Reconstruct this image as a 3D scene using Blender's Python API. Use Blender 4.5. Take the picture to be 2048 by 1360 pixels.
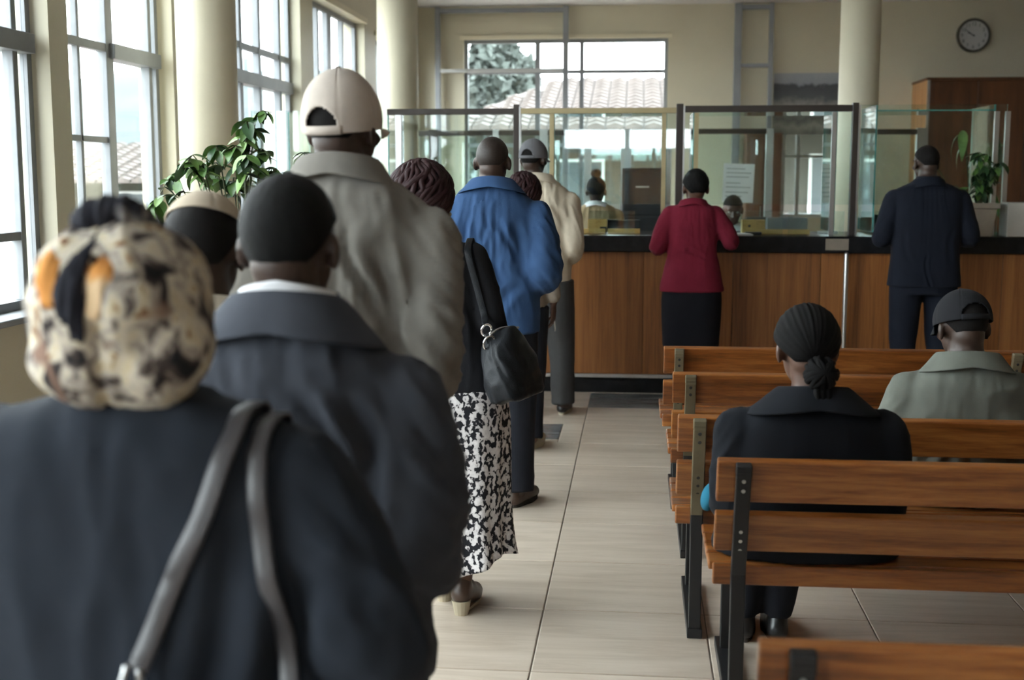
import bpy, math, random
import numpy as np
from mathutils import Vector, Matrix, Euler
from mathutils.bvhtree import BVHTree

for _o in list(bpy.data.objects):
    bpy.data.objects.remove(_o)
SC = bpy.context.scene
COL = SC.collection
PI = math.pi
random.seed(7)

# ------------------------------------------------------------------ camera
PITCH, YAW = 7.4294, 5.708
cd = bpy.data.cameras.new('camera')
cd.sensor_fit = 'HORIZONTAL'; cd.sensor_width = 36.0
cd.lens = 2500.0 / 2048.0 * 36.0
cd.clip_end = 2000
cam = bpy.data.objects.new('camera', cd); COL.objects.link(cam)
cam.location = (0, 0, 1.58)
cam.rotation_euler = (math.radians(90 - PITCH), 0, math.radians(YAW))
cd.dof.use_dof = True
cd.dof.focus_distance = 5.0
cd.dof.aperture_fstop = 3.1
SC.camera = cam

# ------------------------------------------------------------------ world, exposure
SC.view_settings.view_transform = 'Standard'
SC.view_settings.look = 'None'
SC.view_settings.gamma = 1.0
SC.view_settings.use_curve_mapping = False
SC.view_settings.exposure = 1.90
W = bpy.data.worlds.new('overcast_sky'); SC.world = W
W.use_nodes = True
wn = W.node_tree
bg = wn.nodes['Background']
bg.inputs['Color'].default_value = (0.90, 0.96, 1.0, 1)
bg.inputs['Strength'].default_value = 4.4
SC.cycles.max_bounces = 10
SC.cycles.diffuse_bounces = 5
SC.cycles.glossy_bounces = 4
SC.cycles.transparent_max_bounces = 32
SC.cycles.caustics_reflective = False
SC.cycles.caustics_refractive = False
SC.cycles.use_adaptive_sampling = False

XL, XR, YB, YF, ZC = -3.05, 6.2, 17.5, -4.0, 3.9
BAYS = [(-3.4, 0.6), (1.0, 6.36), (6.58, 8.12), (9.05, 11.3), (11.75, 14.0), (14.6, 17.2)]

# ------------------------------------------------------------------ materials
def newmat(name):
    m = bpy.data.materials.new(name); m.use_nodes = True
    nt = m.node_tree; b = nt.nodes['Principled BSDF']
    return m, nt, b
def lk(nt, a, b): nt.links.new(a, b)
def nd(nt, t, **kw):
    n = nt.nodes.new(t)
    for k, v in kw.items():
        if k in n.inputs: n.inputs[k].default_value = v
        else: setattr(n, k, v)
    return n
def ramp(nt, stops, interp='LINEAR'):
    r = nt.nodes.new('ShaderNodeValToRGB'); cr = r.color_ramp; cr.interpolation = interp
    while len(cr.elements) < len(stops): cr.elements.new(0.5)
    for e, (p, c) in zip(cr.elements, stops):
        e.position = p; e.color = (c[0], c[1], c[2], 1)
    return r
def coords(nt, scale=(1, 1, 1), rnd=0.0, kind='Object', rot=(0, 0, 0)):
    t = nt.nodes.new('ShaderNodeTexCoord'); mp = nt.nodes.new('ShaderNodeMapping')
    mp.inputs['Scale'].default_value = scale; mp.inputs['Rotation'].default_value = rot
    lk(nt, t.outputs[kind], mp.inputs['Vector'])
    if rnd:
        oi = nt.nodes.new('ShaderNodeObjectInfo')
        mu = nd(nt, 'ShaderNodeMath', operation='MULTIPLY'); mu.inputs[1].default_value = rnd
        lk(nt, oi.outputs['Random'], mu.inputs[0])
        cx = nt.nodes.new('ShaderNodeCombineXYZ')
        for k in 'XYZ': lk(nt, mu.outputs[0], cx.inputs[k])
        lk(nt, cx.outputs[0], mp.inputs['Location'])
    return mp.outputs['Vector']
def noise(nt, vec, scale, detail=4, rough=.55, dist=0.0):
    n = nt.nodes.new('ShaderNodeTexNoise')
    n.inputs['Scale'].default_value = scale; n.inputs['Detail'].default_value = detail
    n.inputs['Roughness'].default_value = rough; n.inputs['Distortion'].default_value = dist
    lk(nt, vec, n.inputs['Vector'])
    return n.outputs['Fac']
def bump(nt, b, h, strength=.3, dist=.01):
    n = nt.nodes.new('ShaderNodeBump'); n.inputs['Strength'].default_value = strength
    n.inputs['Distance'].default_value = dist
    lk(nt, h, n.inputs['Height']); lk(nt, n.outputs[0], b.inputs['Normal'])
def plain(name, col, rough=.5, metal=0.0, vary=.08, scale=6, bmp=0.0, spec=.5, coat=0.0):
    m, nt, b = newmat(name)
    v = coords(nt, (1, 1, 1), 3.0)
    f = noise(nt, v, scale)
    c0 = [max(0, x * (1 - vary)) for x in col]; c1 = [min(1, x * (1 + vary)) for x in col]
    r = ramp(nt, [(.3, c0), (.7, c1)]); lk(nt, f, r.inputs[0])
    lk(nt, r.outputs[0], b.inputs['Base Color'])
    b.inputs['Roughness'].default_value = rough; b.inputs['Metallic'].default_value = metal
    b.inputs['Specular IOR Level'].default_value = spec
    b.inputs['Coat Weight'].default_value = coat
    if bmp: bump(nt, b, noise(nt, v, scale * 12, 3), bmp, .004)
    return m
def cloth(name, col, rough=.92, weave=260, vary=.14, bmp=.3, sheen=.02):
    m, nt, b = newmat(name)
    v = coords(nt)
    f = noise(nt, v, 7, 5, .6)
    r = ramp(nt, [(.3, [x * (1 - vary) for x in col]), (.72, [min(1, x * (1 + vary)) for x in col])])
    lk(nt, f, r.inputs[0]); lk(nt, r.outputs[0], b.inputs['Base Color'])
    b.inputs['Roughness'].default_value = rough
    b.inputs['Specular IOR Level'].default_value = .12
    b.inputs['Sheen Weight'].default_value = sheen
    b.inputs['Sheen Roughness'].default_value = .5
    bump(nt, b, noise(nt, v, weave, 2), bmp, .0012)
    return m
def wood(name, dark, mid, light, scale, rough=.32, coat=.2, rnd=9.0, fine=1.0):
    m, nt, b = newmat(name)
    v = coords(nt, scale, rnd)
    n1 = noise(nt, v, 1.3, 6, .62, 1.2)
    n2 = noise(nt, v, 9 * fine, 5, .7, .3)
    mx = nd(nt, 'ShaderNodeMix', data_type='FLOAT'); mx.inputs[0].default_value = .38
    lk(nt, n1, mx.inputs[2]); lk(nt, n2, mx.inputs[3])
    r = ramp(nt, [(.34, dark), (.47, mid), (.64, light)]); lk(nt, mx.outputs[0], r.inputs[0])
    oi = nt.nodes.new('ShaderNodeObjectInfo')
    hs = nt.nodes.new('ShaderNodeHueSaturation')
    mr = nd(nt, 'ShaderNodeMapRange'); mr.inputs[3].default_value = .86; mr.inputs[4].default_value = 1.14
    lk(nt, oi.outputs['Random'], mr.inputs[0]); lk(nt, mr.outputs[0], hs.inputs['Value'])
    lk(nt, r.outputs[0], hs.inputs['Color']); lk(nt, hs.outputs[0], b.inputs['Base Color'])
    b.inputs['Roughness'].default_value = rough; b.inputs['Coat Weight'].default_value = coat
    b.inputs['Coat Roughness'].default_value = .25
    bump(nt, b, mx.outputs[0], .12, .003)
    return m
def glass(name, tint, gloss=1.0, rough=.0):
    m, nt, b = newmat(name); nt.nodes.remove(b)
    t = nt.nodes.new('ShaderNodeBsdfTransparent'); t.inputs[0].default_value = (*tint, 1)
    g = nt.nodes.new('ShaderNodeBsdfGlossy'); g.inputs['Roughness'].default_value = rough
    g.inputs[0].default_value = (1, 1, 1, 1)
    lw = nt.nodes.new('ShaderNodeLayerWeight'); lw.inputs[0].default_value = .5
    pw = nd(nt, 'ShaderNodeMath', operation='POWER'); pw.inputs[1].default_value = 5; lk(nt, lw.outputs['Facing'], pw.inputs[0])
    mu = nd(nt, 'ShaderNodeMath', operation='MULTIPLY_ADD'); mu.inputs[1].default_value = .9 * gloss; mu.inputs[2].default_value = .042 * gloss
    lk(nt, pw.outputs[0], mu.inputs[0])
    mx = nt.nodes.new('ShaderNodeMixShader')
    lk(nt, mu.outputs[0], mx.inputs[0]); lk(nt, t.outputs[0], mx.inputs[1]); lk(nt, g.outputs[0], mx.inputs[2])
    lk(nt, mx.outputs[0], nt.nodes['Material Output'].inputs[0])
    return m

def wall_mat(name, col):
    m, nt, b = newmat(name)
    v = coords(nt)
    f = noise(nt, v, .7, 6, .6)
    r = ramp(nt, [(.3, [x * .9 for x in col]), (.7, [min(1, x * 1.06) for x in col])]); lk(nt, f, r.inputs[0])
    lk(nt, r.outputs[0], b.inputs['Base Color']); b.inputs['Roughness'].default_value = .55
    bump(nt, b, noise(nt, v, 60, 3), .08, .004)
    return m

def tile_mat(name, ca, cb, cc, rough=.28):
    m, nt, b = newmat(name)
    v = coords(nt, (1.1, 9, 1), 20.0)
    f = noise(nt, v, 1.6, 6, .65, .6)
    r = ramp(nt, [(.28, ca), (.5, cb), (.72, cc)]); lk(nt, f, r.inputs[0])
    oi = nt.nodes.new('ShaderNodeObjectInfo'); hs = nt.nodes.new('ShaderNodeHueSaturation')
    mr = nd(nt, 'ShaderNodeMapRange'); mr.inputs[3].default_value = .93; mr.inputs[4].default_value = 1.06
    lk(nt, oi.outputs['Random'], mr.inputs[0]); lk(nt, mr.outputs[0], hs.inputs['Value'])
    lk(nt, r.outputs[0], hs.inputs['Color']); lk(nt, hs.outputs[0], b.inputs['Base Color'])
    b.inputs['Roughness'].default_value = rough
    bump(nt, b, f, .05, .002)
    return m

def pattern_cloth(name, scale, stops, dist=1.5, zs=1.0, second=None):
    m, nt, b = newmat(name)
    v = coords(nt, (1, 1, zs))
    f = noise(nt, v, scale, 3, .5, dist)
    r = ramp(nt, stops, 'EASE'); lk(nt, f, r.inputs[0])
    out = r.outputs[0]
    if second:
        f2 = noise(nt, v, second[0], 2, .5, 1.0)
        r2 = ramp(nt, [(second[1], (0, 0, 0)), (second[1] + .05, (1, 1, 1))]); lk(nt, f2, r2.inputs[0])
        mx = nd(nt, 'ShaderNodeMix', data_type='RGBA')
        lk(nt, r2.outputs[0], mx.inputs[0]); lk(nt, out, mx.inputs[6]); mx.inputs[7].default_value = (*second[2], 1)
        out = mx.outputs[2]
    lk(nt, out, b.inputs['Base Color']); b.inputs['Roughness'].default_value = .85
    b.inputs['Specular IOR Level'].default_value = .25
    bump(nt, b, noise(nt, v, 240, 2), .25, .001)
    return m

M = dict(
 wall=wall_mat('cream_wall', (.58, .535, .41)), column=wall_mat('cream_column', (.68, .62, .47)),
 dim_wall=wall_mat('brown_wall', (.22, .17, .11)), white_wall=wall_mat('white_wall', (.72, .72, .70)),
 ceiling=wall_mat('pale_ceiling', (.62, .61, .62)),
 steel=plain('grey_steel', (.235, .245, .26), .5, .1), steel_dark=plain('dark_steel', (.045, .035, .03), .4, .3),
 alu=plain('aluminium', (.55, .55, .55), .3, .9), brass=plain('dull_brass', (.42, .35, .2), .35, .5),
 tile=tile_mat('beige_tile', (.40, .325, .25), (.50, .42, .34), (.58, .495, .41)),
 tile_dark=tile_mat('grey_tile', (.075, .078, .08), (.125, .128, .13), (.24, .24, .235), .25),
 grout=plain('grout', (.2, .175, .15), .9),
 counter_wood=wood('counter_wood', (.09, .030, .007), (.235, .082, .019), (.36, .145, .040), (4.5, 4.5, .14), .45, .06, 9, 1.6),
 bench_wood=wood('bench_wood', (.032, .007, .002), (.20, .061, .012), (.42, .165, .042), (.5, 6.5, 6.5), .3, .35, 9),
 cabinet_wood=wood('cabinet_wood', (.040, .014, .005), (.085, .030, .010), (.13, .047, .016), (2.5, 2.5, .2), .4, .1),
 cabinet_lit=wood('cabinet_lit_wood', (.28, .12, .04), (.42, .2, .07), (.5, .26, .1), (2.5, 2.5, .2), .4, .1),  # lit copy of the cupboard wood: light on the side put into its colour
 box_wood=wood('pale_wood', (.4, .22, .06), (.55, .34, .1), (.64, .42, .16), (2, 6, 6), .45, .1),
 stone=plain('black_stone', (.010, .010, .011), .25, 0, .4, 14, 0, .2),
 black_metal=plain('black_metal', (.018, .018, .019), .38, .3), khaki_metal=plain('khaki_metal', (.16, .135, .085), .4, .45, .2),
 hole=plain('bolt_hole', (.02, .018, .015), .7), bolt=plain('bolt', (.6, .6, .58), .3, .9),
 pane=glass('window_glass', (.96, .985, .98), .8), screen=glass('screen_glass', (.90, .96, .95), 1.3),
 screen_edge=plain('glass_edge', (.10, .32, .30), .15, 0, .2, 20, 0, .8),
 chrome=plain('chrome', (.75, .75, .76), .15, 1.0),
 skin=plain('brown_skin', (.040, .021, .014), .5, 0, .12, 20), skin_light=plain('light_brown_skin', (.085, .040, .025), .5, 0, .12, 20),
 hair=plain('black_hair', (.0050, .0045, .0045), .6, 0, .3, 120, .6, .12), scalp=plain('shaved_hair', (.0075, .0062, .006), .6, 0, .25, 150, .5, .12),
 maroon_hair=plain('maroon_braids', (.022, .007, .008), .55, 0, .35, 60, .4, .2),
 eye=plain('eye_white', (.30, .28, .26), .4), iris=plain('iris', (.03, .015, .01), .2),
 navy_knit=cloth('charcoal_knit', (.020, .024, .032), .95, 150), grey_jacket=cloth('slate_cloth', (.052, .056, .068)),
 khaki_jacket=cloth('khaki_cloth', (.185, .172, .153)), cream_cap=cloth('cream_cotton', (.47, .41, .36)),
 tan_cap=cloth('tan_cotton', (.42, .35, .27)), black_knit=cloth('black_knit', (.011, .011, .013)), black_wool=cloth('black_wool', (.009, .010, .013), .95, 120),
 blue=cloth('blue_cotton', (.031, .066, .145)), cream=cloth('cream_cloth', (.52, .45, .35)), dark_trouser=cloth('dark_trouser', (.014, .015, .020)),
 grey_trouser=cloth('grey_trouser', (.048, .047, .047)), red=cloth('crimson_cloth', (.140, .012, .026)),
 black_skirt=cloth('black_skirt', (.008, .008, .011)), navy_suit=cloth('navy_suit', (.0085, .0105, .0175), .85), sage=cloth('sage_cloth', (.125, .131, .112)),
 tan_shirt=cloth('tan_shirt', (.33, .25, .15)), white_cloth=cloth('white_cotton', (.72, .72, .74)), maroon_cloth=cloth('maroon_cloth', (.09, .02, .03)),
 taupe=cloth('taupe_cloth', (.24, .20, .16)), grey_cap=cloth('grey_cotton', (.15, .15, .16)), black_cap=cloth('black_cotton', (.014, .014, .016)),
 leather=plain('black_leather', (.010, .011, .013), .45, 0, .3, 30, .3, .16), strap=plain('grey_strap', (.050, .046, .049), .33, 0, .15, 12, .15),
 shoe_black=plain('black_shoe', (.012, .012, .012), .35), shoe_brown=plain('brown_shoe', (.055, .032, .022), .4),
 shoe_tan=plain('tan_shoe', (.36, .30, .22), .6), sole=plain('pale_sole', (.42, .36, .26), .7), sole_dark=plain('dark_sole', (.03, .025, .02), .7),
 scarf=pattern_cloth('patterned_scarf', 36, [(.32, (.012, .012, .014)), (.41, (.06, .045, .04)), (.47, (.30, .26, .225)), (.56, (.52, .46, .37)), (.62, (.50, .42, .28)), (.67, (.20, .09, .045)), (.74, (.10, .045, .025))], .5, .75, (7, .60, (.20, .12, .085))),
 scarf_orange=pattern_cloth('orange_scarf', 9, [(.36, (.5, .2, .05)), (.5, (.62, .27, .07)), (.62, (.7, .5, .3))], .5),
 scarf_black=pattern_cloth('black_scarf', 8, [(.42, (.012, .012, .018)), (.58, (.02, .02, .026)), (.66, (.3, .28, .27))], .5),
 skirt=pattern_cloth('printed_skirt', 60, [(.44, (.010, .010, .013)), (.475, (.05, .045, .05)), (.51, (.56, .53, .53)), (.75, (.72, .69, .69))], .25, .8),
 leaf=plain('green_leaf', (.070, .145, .034), .38, 0, .35, 12), leaf_light=plain('pale_leaf', (.16, .26, .08), .4, 0, .35, 12), leaf_dark=plain('dark_leaf', (.018, .05, .016), .4, 0, .3, 12),
 stem=plain('plant_stem', (.06, .07, .03), .7), shaved=plain('stubble', (.024, .017, .014), .45, 0, .25, 150, .25, .25), pot=plain('cream_pot', (.40, .36, .30), .6, 0, .1), clay=plain('clay_pot', (.3, .13, .07), .8), soil=plain('soil', (.03, .02, .014), .95),
 paper=plain('paper', (.75, .76, .76), .8, 0, .03), ink=plain('ink_grey', (.33, .35, .36), .9), ink_black=plain('ink_black', (.03, .03, .032), .6), plastic_black=plain('black_plastic', (.013, .014, .016), .45),
 grey_panel=plain('grey_panel', (.14, .16, .17), .55), white_plastic=plain('white_plastic', (.42, .40, .36), .5), blue_plastic=plain('pale_blue_plastic', (.42, .52, .6), .45),
 teal_cloth=cloth('teal_cloth', (.02, .13, .20)), screen_dark=plain('monitor_screen', (.01, .012, .014), .2), fabric_black=cloth('chair_fabric', (.012, .012, .015)),
 roof=plain('roof_tile', (.080, .064, .057), .85, 0, .3, 5), house_wall=plain('house_wall', (.055, .05, .04), .85), dark_opening=plain('dark_opening', (.06, .07, .08), .3),  # house wall base darkened: shade under the eaves is put into its colour
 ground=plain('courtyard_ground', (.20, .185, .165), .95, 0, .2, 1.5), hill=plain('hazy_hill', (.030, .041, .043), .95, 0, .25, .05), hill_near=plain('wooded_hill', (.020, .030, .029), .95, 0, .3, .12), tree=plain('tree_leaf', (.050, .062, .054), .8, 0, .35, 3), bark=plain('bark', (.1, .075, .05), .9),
 bougainvillea=plain('pink_blossom', (.42, .045, .10), .8, 0, .35, 9), clock_face=plain('clock_face', (.52, .52, .52), .4, 0, .02), clock_rim=plain('clock_rim', (.14, .135, .115), .25, .7),
)
def poster_mat():
    m, nt, b = newmat('landscape_print')
    t = nt.nodes.new('ShaderNodeTexCoord'); s = nt.nodes.new('ShaderNodeSeparateXYZ'); lk(nt, t.outputs['Object'], s.inputs[0])
    n = noise(nt, t.outputs['Object'], 3.2, 6, .6)
    n2 = noise(nt, t.outputs['Object'], 14, 5, .65)
    a = nd(nt, 'ShaderNodeMath', operation='MULTIPLY_ADD'); a.inputs[1].default_value = .32
    lk(nt, n, a.inputs[0]); lk(nt, s.outputs['Z'], a.inputs[2])
    a2 = nd(nt, 'ShaderNodeMath', operation='MULTIPLY_ADD'); a2.inputs[1].default_value = .12; lk(nt, n2, a2.inputs[0]); lk(nt, a.outputs[0], a2.inputs[2])
    a3 = nd(nt, 'ShaderNodeMath', operation='ADD'); a3.inputs[1].default_value = .22; lk(nt, a2.outputs[0], a3.inputs[0])
    r = ramp(nt, [(.0, (.07, .07, .06)), (.14, (.30, .28, .24)), (.25, (.09, .09, .085)), (.38, (.36, .34, .31)), (.52, (.10, .11, .115)), (.68, (.075, .08, .09)), (.72, (.30, .32, .35)), (.85, (.36, .37, .40))])
    lk(nt, a3.outputs[0], r.inputs[0]); lk(nt, r.outputs[0], b.inputs['Base Color']); b.inputs['Roughness'].default_value = .4
    return m
M['poster'] = poster_mat()

# ------------------------------------------------------------------ geometry helpers
class G:
    def __init__(s): s.v = []; s.f = []
    def add(s, vs, fs):
        n = len(s.v); s.v.extend([tuple(map(float, p)) for p in vs]); s.f.extend([tuple(i + n for i in f) for f in fs]); return s
    def box(s, x0, x1, y0, y1, z0, z1):
        return s.add([(x0, y0, z0), (x1, y0, z0), (x1, y1, z0), (x0, y1, z0), (x0, y0, z1), (x1, y0, z1), (x1, y1, z1), (x0, y1, z1)],
                     [(0, 3, 2, 1), (4, 5, 6, 7), (0, 1, 5, 4), (1, 2, 6, 5), (2, 3, 7, 6), (3, 0, 4, 7)])
    def beam(s, p, q, w, h, up=(1, 0, 0)):
        p = Vector(p); q = Vector(q); d = (q - p).normalized(); a = Vector(up); a = (a - d * a.dot(d)).normalized(); b = d.cross(a)
        vs = []
        for c in (p, q):
            for i, j in ((-1, -1), (1, -1), (1, 1), (-1, 1)): vs.append(c + a * (i * w / 2) + b * (j * h / 2))
        return s.add(vs, [(3, 2, 1, 0), (4, 5, 6, 7), (0, 1, 5, 4), (1, 2, 6, 5), (2, 3, 7, 6), (3, 0, 4, 7)])
    def loft(s, rings, cap=True):
        n = len(rings[0]); k = len(rings); vs = [p for r in rings for p in r]; fs = []
        for i in range(k - 1):
            for j in range(n):
                a = i * n + j; b = i * n + (j + 1) % n; fs.append((a, b, b + n, a + n))
        if cap: fs.append(tuple(range(n - 1, -1, -1))); fs.append(tuple((k - 1) * n + j for j in range(n)))
        return s.add(vs, fs)
    def tube(s, path, rad, seg=12, n=None, round_ends=True, flat=1.0, up=None):
        pts = np.array([(*p, r) for p, r in zip(path, rad if hasattr(rad, '__len__') else [rad] * len(path))], float)
        if n: pts = catmull(pts, n)
        P = pts[:, :3]; r = pts[:, 3]
        T = np.gradient(P, axis=0); T /= np.linalg.norm(T, axis=1)[:, None] + 1e-12
        if round_ends:
            e = [(-.97, .25), (-.72, .7), (-.35, .94)]
            Pa = [P[0] + T[0] * r[0] * a for a, b in e]; ra = [r[0] * b for a, b in e]
            Pb = [P[-1] - T[-1] * r[-1] * a for a, b in e[::-1]]; rb = [r[-1] * b for a, b in e[::-1]]
            P = np.vstack([Pa, P, Pb]); r = np.concatenate([ra, r, rb]); T = np.vstack([[T[0]] * 3, T, [T[-1]] * 3])
        u = np.array(up if up is not None else (1, 0, 0) if abs(T[0][0]) < .8 else (0, 1, 0), float)
        rings = []
        for p, t, q in zip(P, T, r):
            u = u - t * u.dot(t); u /= np.linalg.norm(u) + 1e-12; w = np.cross(t, u)
            rings.append([p + q * (math.cos(a) * u + flat * math.sin(a) * w) for a in np.linspace(0, 2 * PI, seg, endpoint=False)])
        return s.loft(rings)
    def ell(s, c, r, rot=(0, 0, 0), nu=20, nv=12):
        R = Euler(rot).to_matrix(); c = Vector(c); vs = []; fs = []
        for i in range(1, nv):
            t = PI * i / nv
            for j in range(nu):
                a = 2 * PI * j / nu
                vs.append(c + R @ Vector((r[0] * math.sin(t) * math.cos(a), r[1] * math.sin(t) * math.sin(a), r[2] * math.cos(t))))
        top = len(vs); vs += [c + R @ Vector((0, 0, r[2])), c - R @ Vector((0, 0, r[2]))]
        for i in range(nv - 2):
            for j in range(nu):
                a = i * nu + j; b = i * nu + (j + 1) % nu; fs.append((a, a + nu, b + nu, b))
        for j in range(nu):
            fs.append((top, j, (j + 1) % nu)); b = (nv - 2) * nu; fs.append((top + 1, b + (j + 1) % nu, b + j))
        return s.add(vs, fs)
    def lathe(s, prof, c=(0, 0, 0), seg=24, cap=True, flip=False):
        rings = [[(c[0] + r * math.cos(a), c[1] + r * math.sin(a), c[2] + z) for a in np.linspace(0, 2 * PI, seg, endpoint=False)] for r, z in prof]
        return s.loft(rings, cap)
    def mesh(s, name, smooth=False):
        me = bpy.data.meshes.new(name); me.from_pydata(s.v, [], s.f)
        if smooth: me.polygons.foreach_set('use_smooth', [True] * len(me.polygons))
        me.update(); return me

def catmull(pts, n):
    pts = np.asarray(pts, float); k = len(pts)
    if k == 2: return pts[0] + (pts[1] - pts[0]) * np.linspace(0, 1, n)[:, None]
    E = np.vstack([2 * pts[0] - pts[1], pts, 2 * pts[-1] - pts[-2]])
    out = []
    for t in np.linspace(0, k - 1, n):
        i = min(int(t), k - 2); u = t - i; a, b, c, d = E[i:i + 4]
        out.append(.5 * ((2 * b) + (c - a) * u + (2 * a - 5 * b + 4 * c - d) * u * u + (3 * b - a - 3 * c + d) * u ** 3))
    return np.array(out)

def link(name, me, mat, parent=None, loc=None, rot=None):
    o = bpy.data.objects.new(name, me); COL.objects.link(o)
    if mat is not None and not me.materials:
        me.materials.append(M[mat] if isinstance(mat, str) else mat)
    if parent is not None: o.parent = parent
    if loc is not None: o.location = loc
    if rot is not None: o.rotation_euler = rot
    return o
def obj(name, g, mat, parent=None, smooth=False, bevel=0.0, seg=2, loc=None, rot=None):
    o = link(name, g.mesh(name, smooth), mat, parent, loc, rot)
    if bevel:
        b = o.modifiers.new('bevel', 'BEVEL'); b.width = bevel; b.segments = seg; b.limit_method = 'ANGLE'
    return o
def tag(o, label, cat, group=None, kind=None):
    o['label'] = label; o['category'] = cat
    if group: o['group'] = group
    if kind: o['kind'] = kind
    return o
def thing(name, label, cat, loc=(0, 0, 0), rz=0.0, group=None):
    o = bpy.data.objects.new(name, None); COL.objects.link(o); o.location = loc; o.rotation_euler = (0, 0, rz); o.empty_display_size = .1
    return tag(o, label, cat, group)
def struct(name, g, mat, parent=None, smooth=False, bevel=0.0):
    o = obj(name, g, mat, parent, smooth, bevel)
    if parent is None: o['kind'] = 'structure'
    return o
def sempty(name, loc=(0, 0, 0)):
    o = bpy.data.objects.new(name, None); COL.objects.link(o); o.location = loc; o['kind'] = 'structure'; return o

# value noise on arrays of points
def vnoise(P, seed=0):
    P = np.asarray(P, float) + seed * 17.31
    i = np.floor(P).astype(np.int64); f = P - i; f = f * f * (3 - 2 * f)
    def h(a, b, c):
        n = (a * 374761393 + b * 668265263 + c * 1274126177) & 0x7fffffff
        n = ((n ^ (n >> 13)) * 1274126177) & 0x7fffffff
        n = (n ^ (n >> 16)) & 0xffff
        return n / 32767.5 - 1
    r = 0
    for dx in (0, 1):
        for dy in (0, 1):
            for dz in (0, 1):
                w = (f[:, 0] if dx else 1 - f[:, 0]) * (f[:, 1] if dy else 1 - f[:, 1]) * (f[:, 2] if dz else 1 - f[:, 2])
                r = r + w * h(i[:, 0] + dx, i[:, 1] + dy, i[:, 2] + dz)
    return r
TMP = bpy.data.scenes.new('workbench')
def remesh(g, voxel, smooth=6, disp=None, name='m', post=2, sf=.5):
    me = g.mesh(name); o = bpy.data.objects.new('tmp', me); TMP.collection.objects.link(o)
    r = o.modifiers.new('r', 'REMESH'); r.mode = 'VOXEL'; r.voxel_size = voxel; r.use_smooth_shade = True
    if smooth:
        s = o.modifiers.new('s', 'SMOOTH'); s.factor = sf; s.iterations = smooth
    with bpy.context.temp_override(scene=TMP, view_layer=TMP.view_layers[0]):
        dg = bpy.context.evaluated_depsgraph_get(); dg.update()
        out = bpy.data.meshes.new_from_object(o.evaluated_get(dg), depsgraph=dg)
    bpy.data.objects.remove(o); bpy.data.meshes.remove(me)
    out.name = name; out.materials.clear()
    if disp is not None:
        n = len(out.vertices); P = np.empty(n * 3); out.vertices.foreach_get('co', P); P = P.reshape(-1, 3)
        N = np.empty(n * 3); out.vertex_normals.foreach_get('vector', N); N = N.reshape(-1, 3)
        d = disp(P, N); P = P + N * np.asarray(d)[:, None]
        out.vertices.foreach_set('co', P.ravel()); out.update()
    out.polygons.foreach_set('use_smooth', [True] * len(out.polygons))
    return out
def ridge(x): return (1 - np.abs(x)) ** 2
def folds(amp=.008, fx=8, fz=2.4, seed=1, sleeve=None, samp=None, diag=.9, creases=()):
    """drapery: long soft vertical/diagonal folds on the trunk, cross folds on the sleeves (|x| beyond sleeve)"""
    def fn(P, N):
        w = 1.1 * np.stack([vnoise(P * 3.4, seed + 5), vnoise(P * 3.4, seed + 6), vnoise(P * 3.4, seed + 7)], 1)
        sx = np.tanh(P[:, 0] * 12) * diag
        Q = np.stack([P[:, 0] * fx + sx * P[:, 2] * fx * .6, P[:, 1] * fx * .6, P[:, 2] * fz], 1) + w
        env = .35 + .65 * np.clip(vnoise(P * 2.6, seed + 9) * 1.6 + .5, 0, 1)
        d = amp * 1.5 * env * (ridge(vnoise(Q, seed)) - .45) + amp * .7 * env * (ridge(vnoise(Q * 2.1, seed + 2)) - .45)
        if sleeve is not None:
            m = np.clip((np.abs(P[:, 0] - sleeve[1]) - sleeve[0]) / .05, 0, 1)
            Q2 = np.stack([P[:, 0] * 6, P[:, 1] * 6 + 3, P[:, 2] * 13 + np.abs(P[:, 0]) * 16], 1) + w
            a2 = samp or amp
            d2 = a2 * 1.1 * (ridge(vnoise(Q2, seed + 3)) - .45) + a2 * .6 * (ridge(vnoise(Q2 * 2.1, seed + 4)) - .4)
            d = d * (1 - m) + d2 * m
        for x0, z0, x1, z1, dep, wid in creases:          # drawn-in folds across the back
            ax = np.array([x1 - x0, z1 - z0]); L = np.hypot(*ax); ax = ax / L
            rx = P[:, 0] - x0; rz = P[:, 2] - z0; t = (rx * ax[0] + rz * ax[1]) / L
            o = rx * -ax[1] + rz * ax[0] + .018 * np.sin(t * 4 + x0 * 40) + .012 * vnoise(P * 9, seed + 20)
            e = np.clip(t * 5, 0, 1) * np.clip((1 - t) * 5, 0, 1) * np.clip(.05 - P[:, 1], 0, .05) / .05
            d = d - dep * e * np.exp(-(o / wid) ** 2) + dep * .6 * e * np.exp(-((o - 1.9 * wid) / wid) ** 2) + dep * .4 * e * np.exp(-((o + 1.9 * wid) / wid) ** 2)
        return d
    return fn
def back_creases(s, w=1.0, k=1.0):
    """drag lines running from the armpits to the small of the back; s = shoulder height"""
    return [(.10 * w, s - .06, .185 * w, s - .32, .015 * k, .018), (.05 * w, s - .04, .125 * w, s - .30, .012 * k, .015), (.005, s - .10, .06 * w, s - .40, .008 * k, .018),
            (-.095 * w, s - .05, -.18 * w, s - .30, .013 * k, .018), (-.05 * w, s - .09, -.10 * w, s - .36, .010 * k, .016), (.15 * w, s - .36, .02, s - .50, .008 * k, .02), (-.14 * w, s - .38, -.02, s - .52, .008 * k, .02)]

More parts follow.
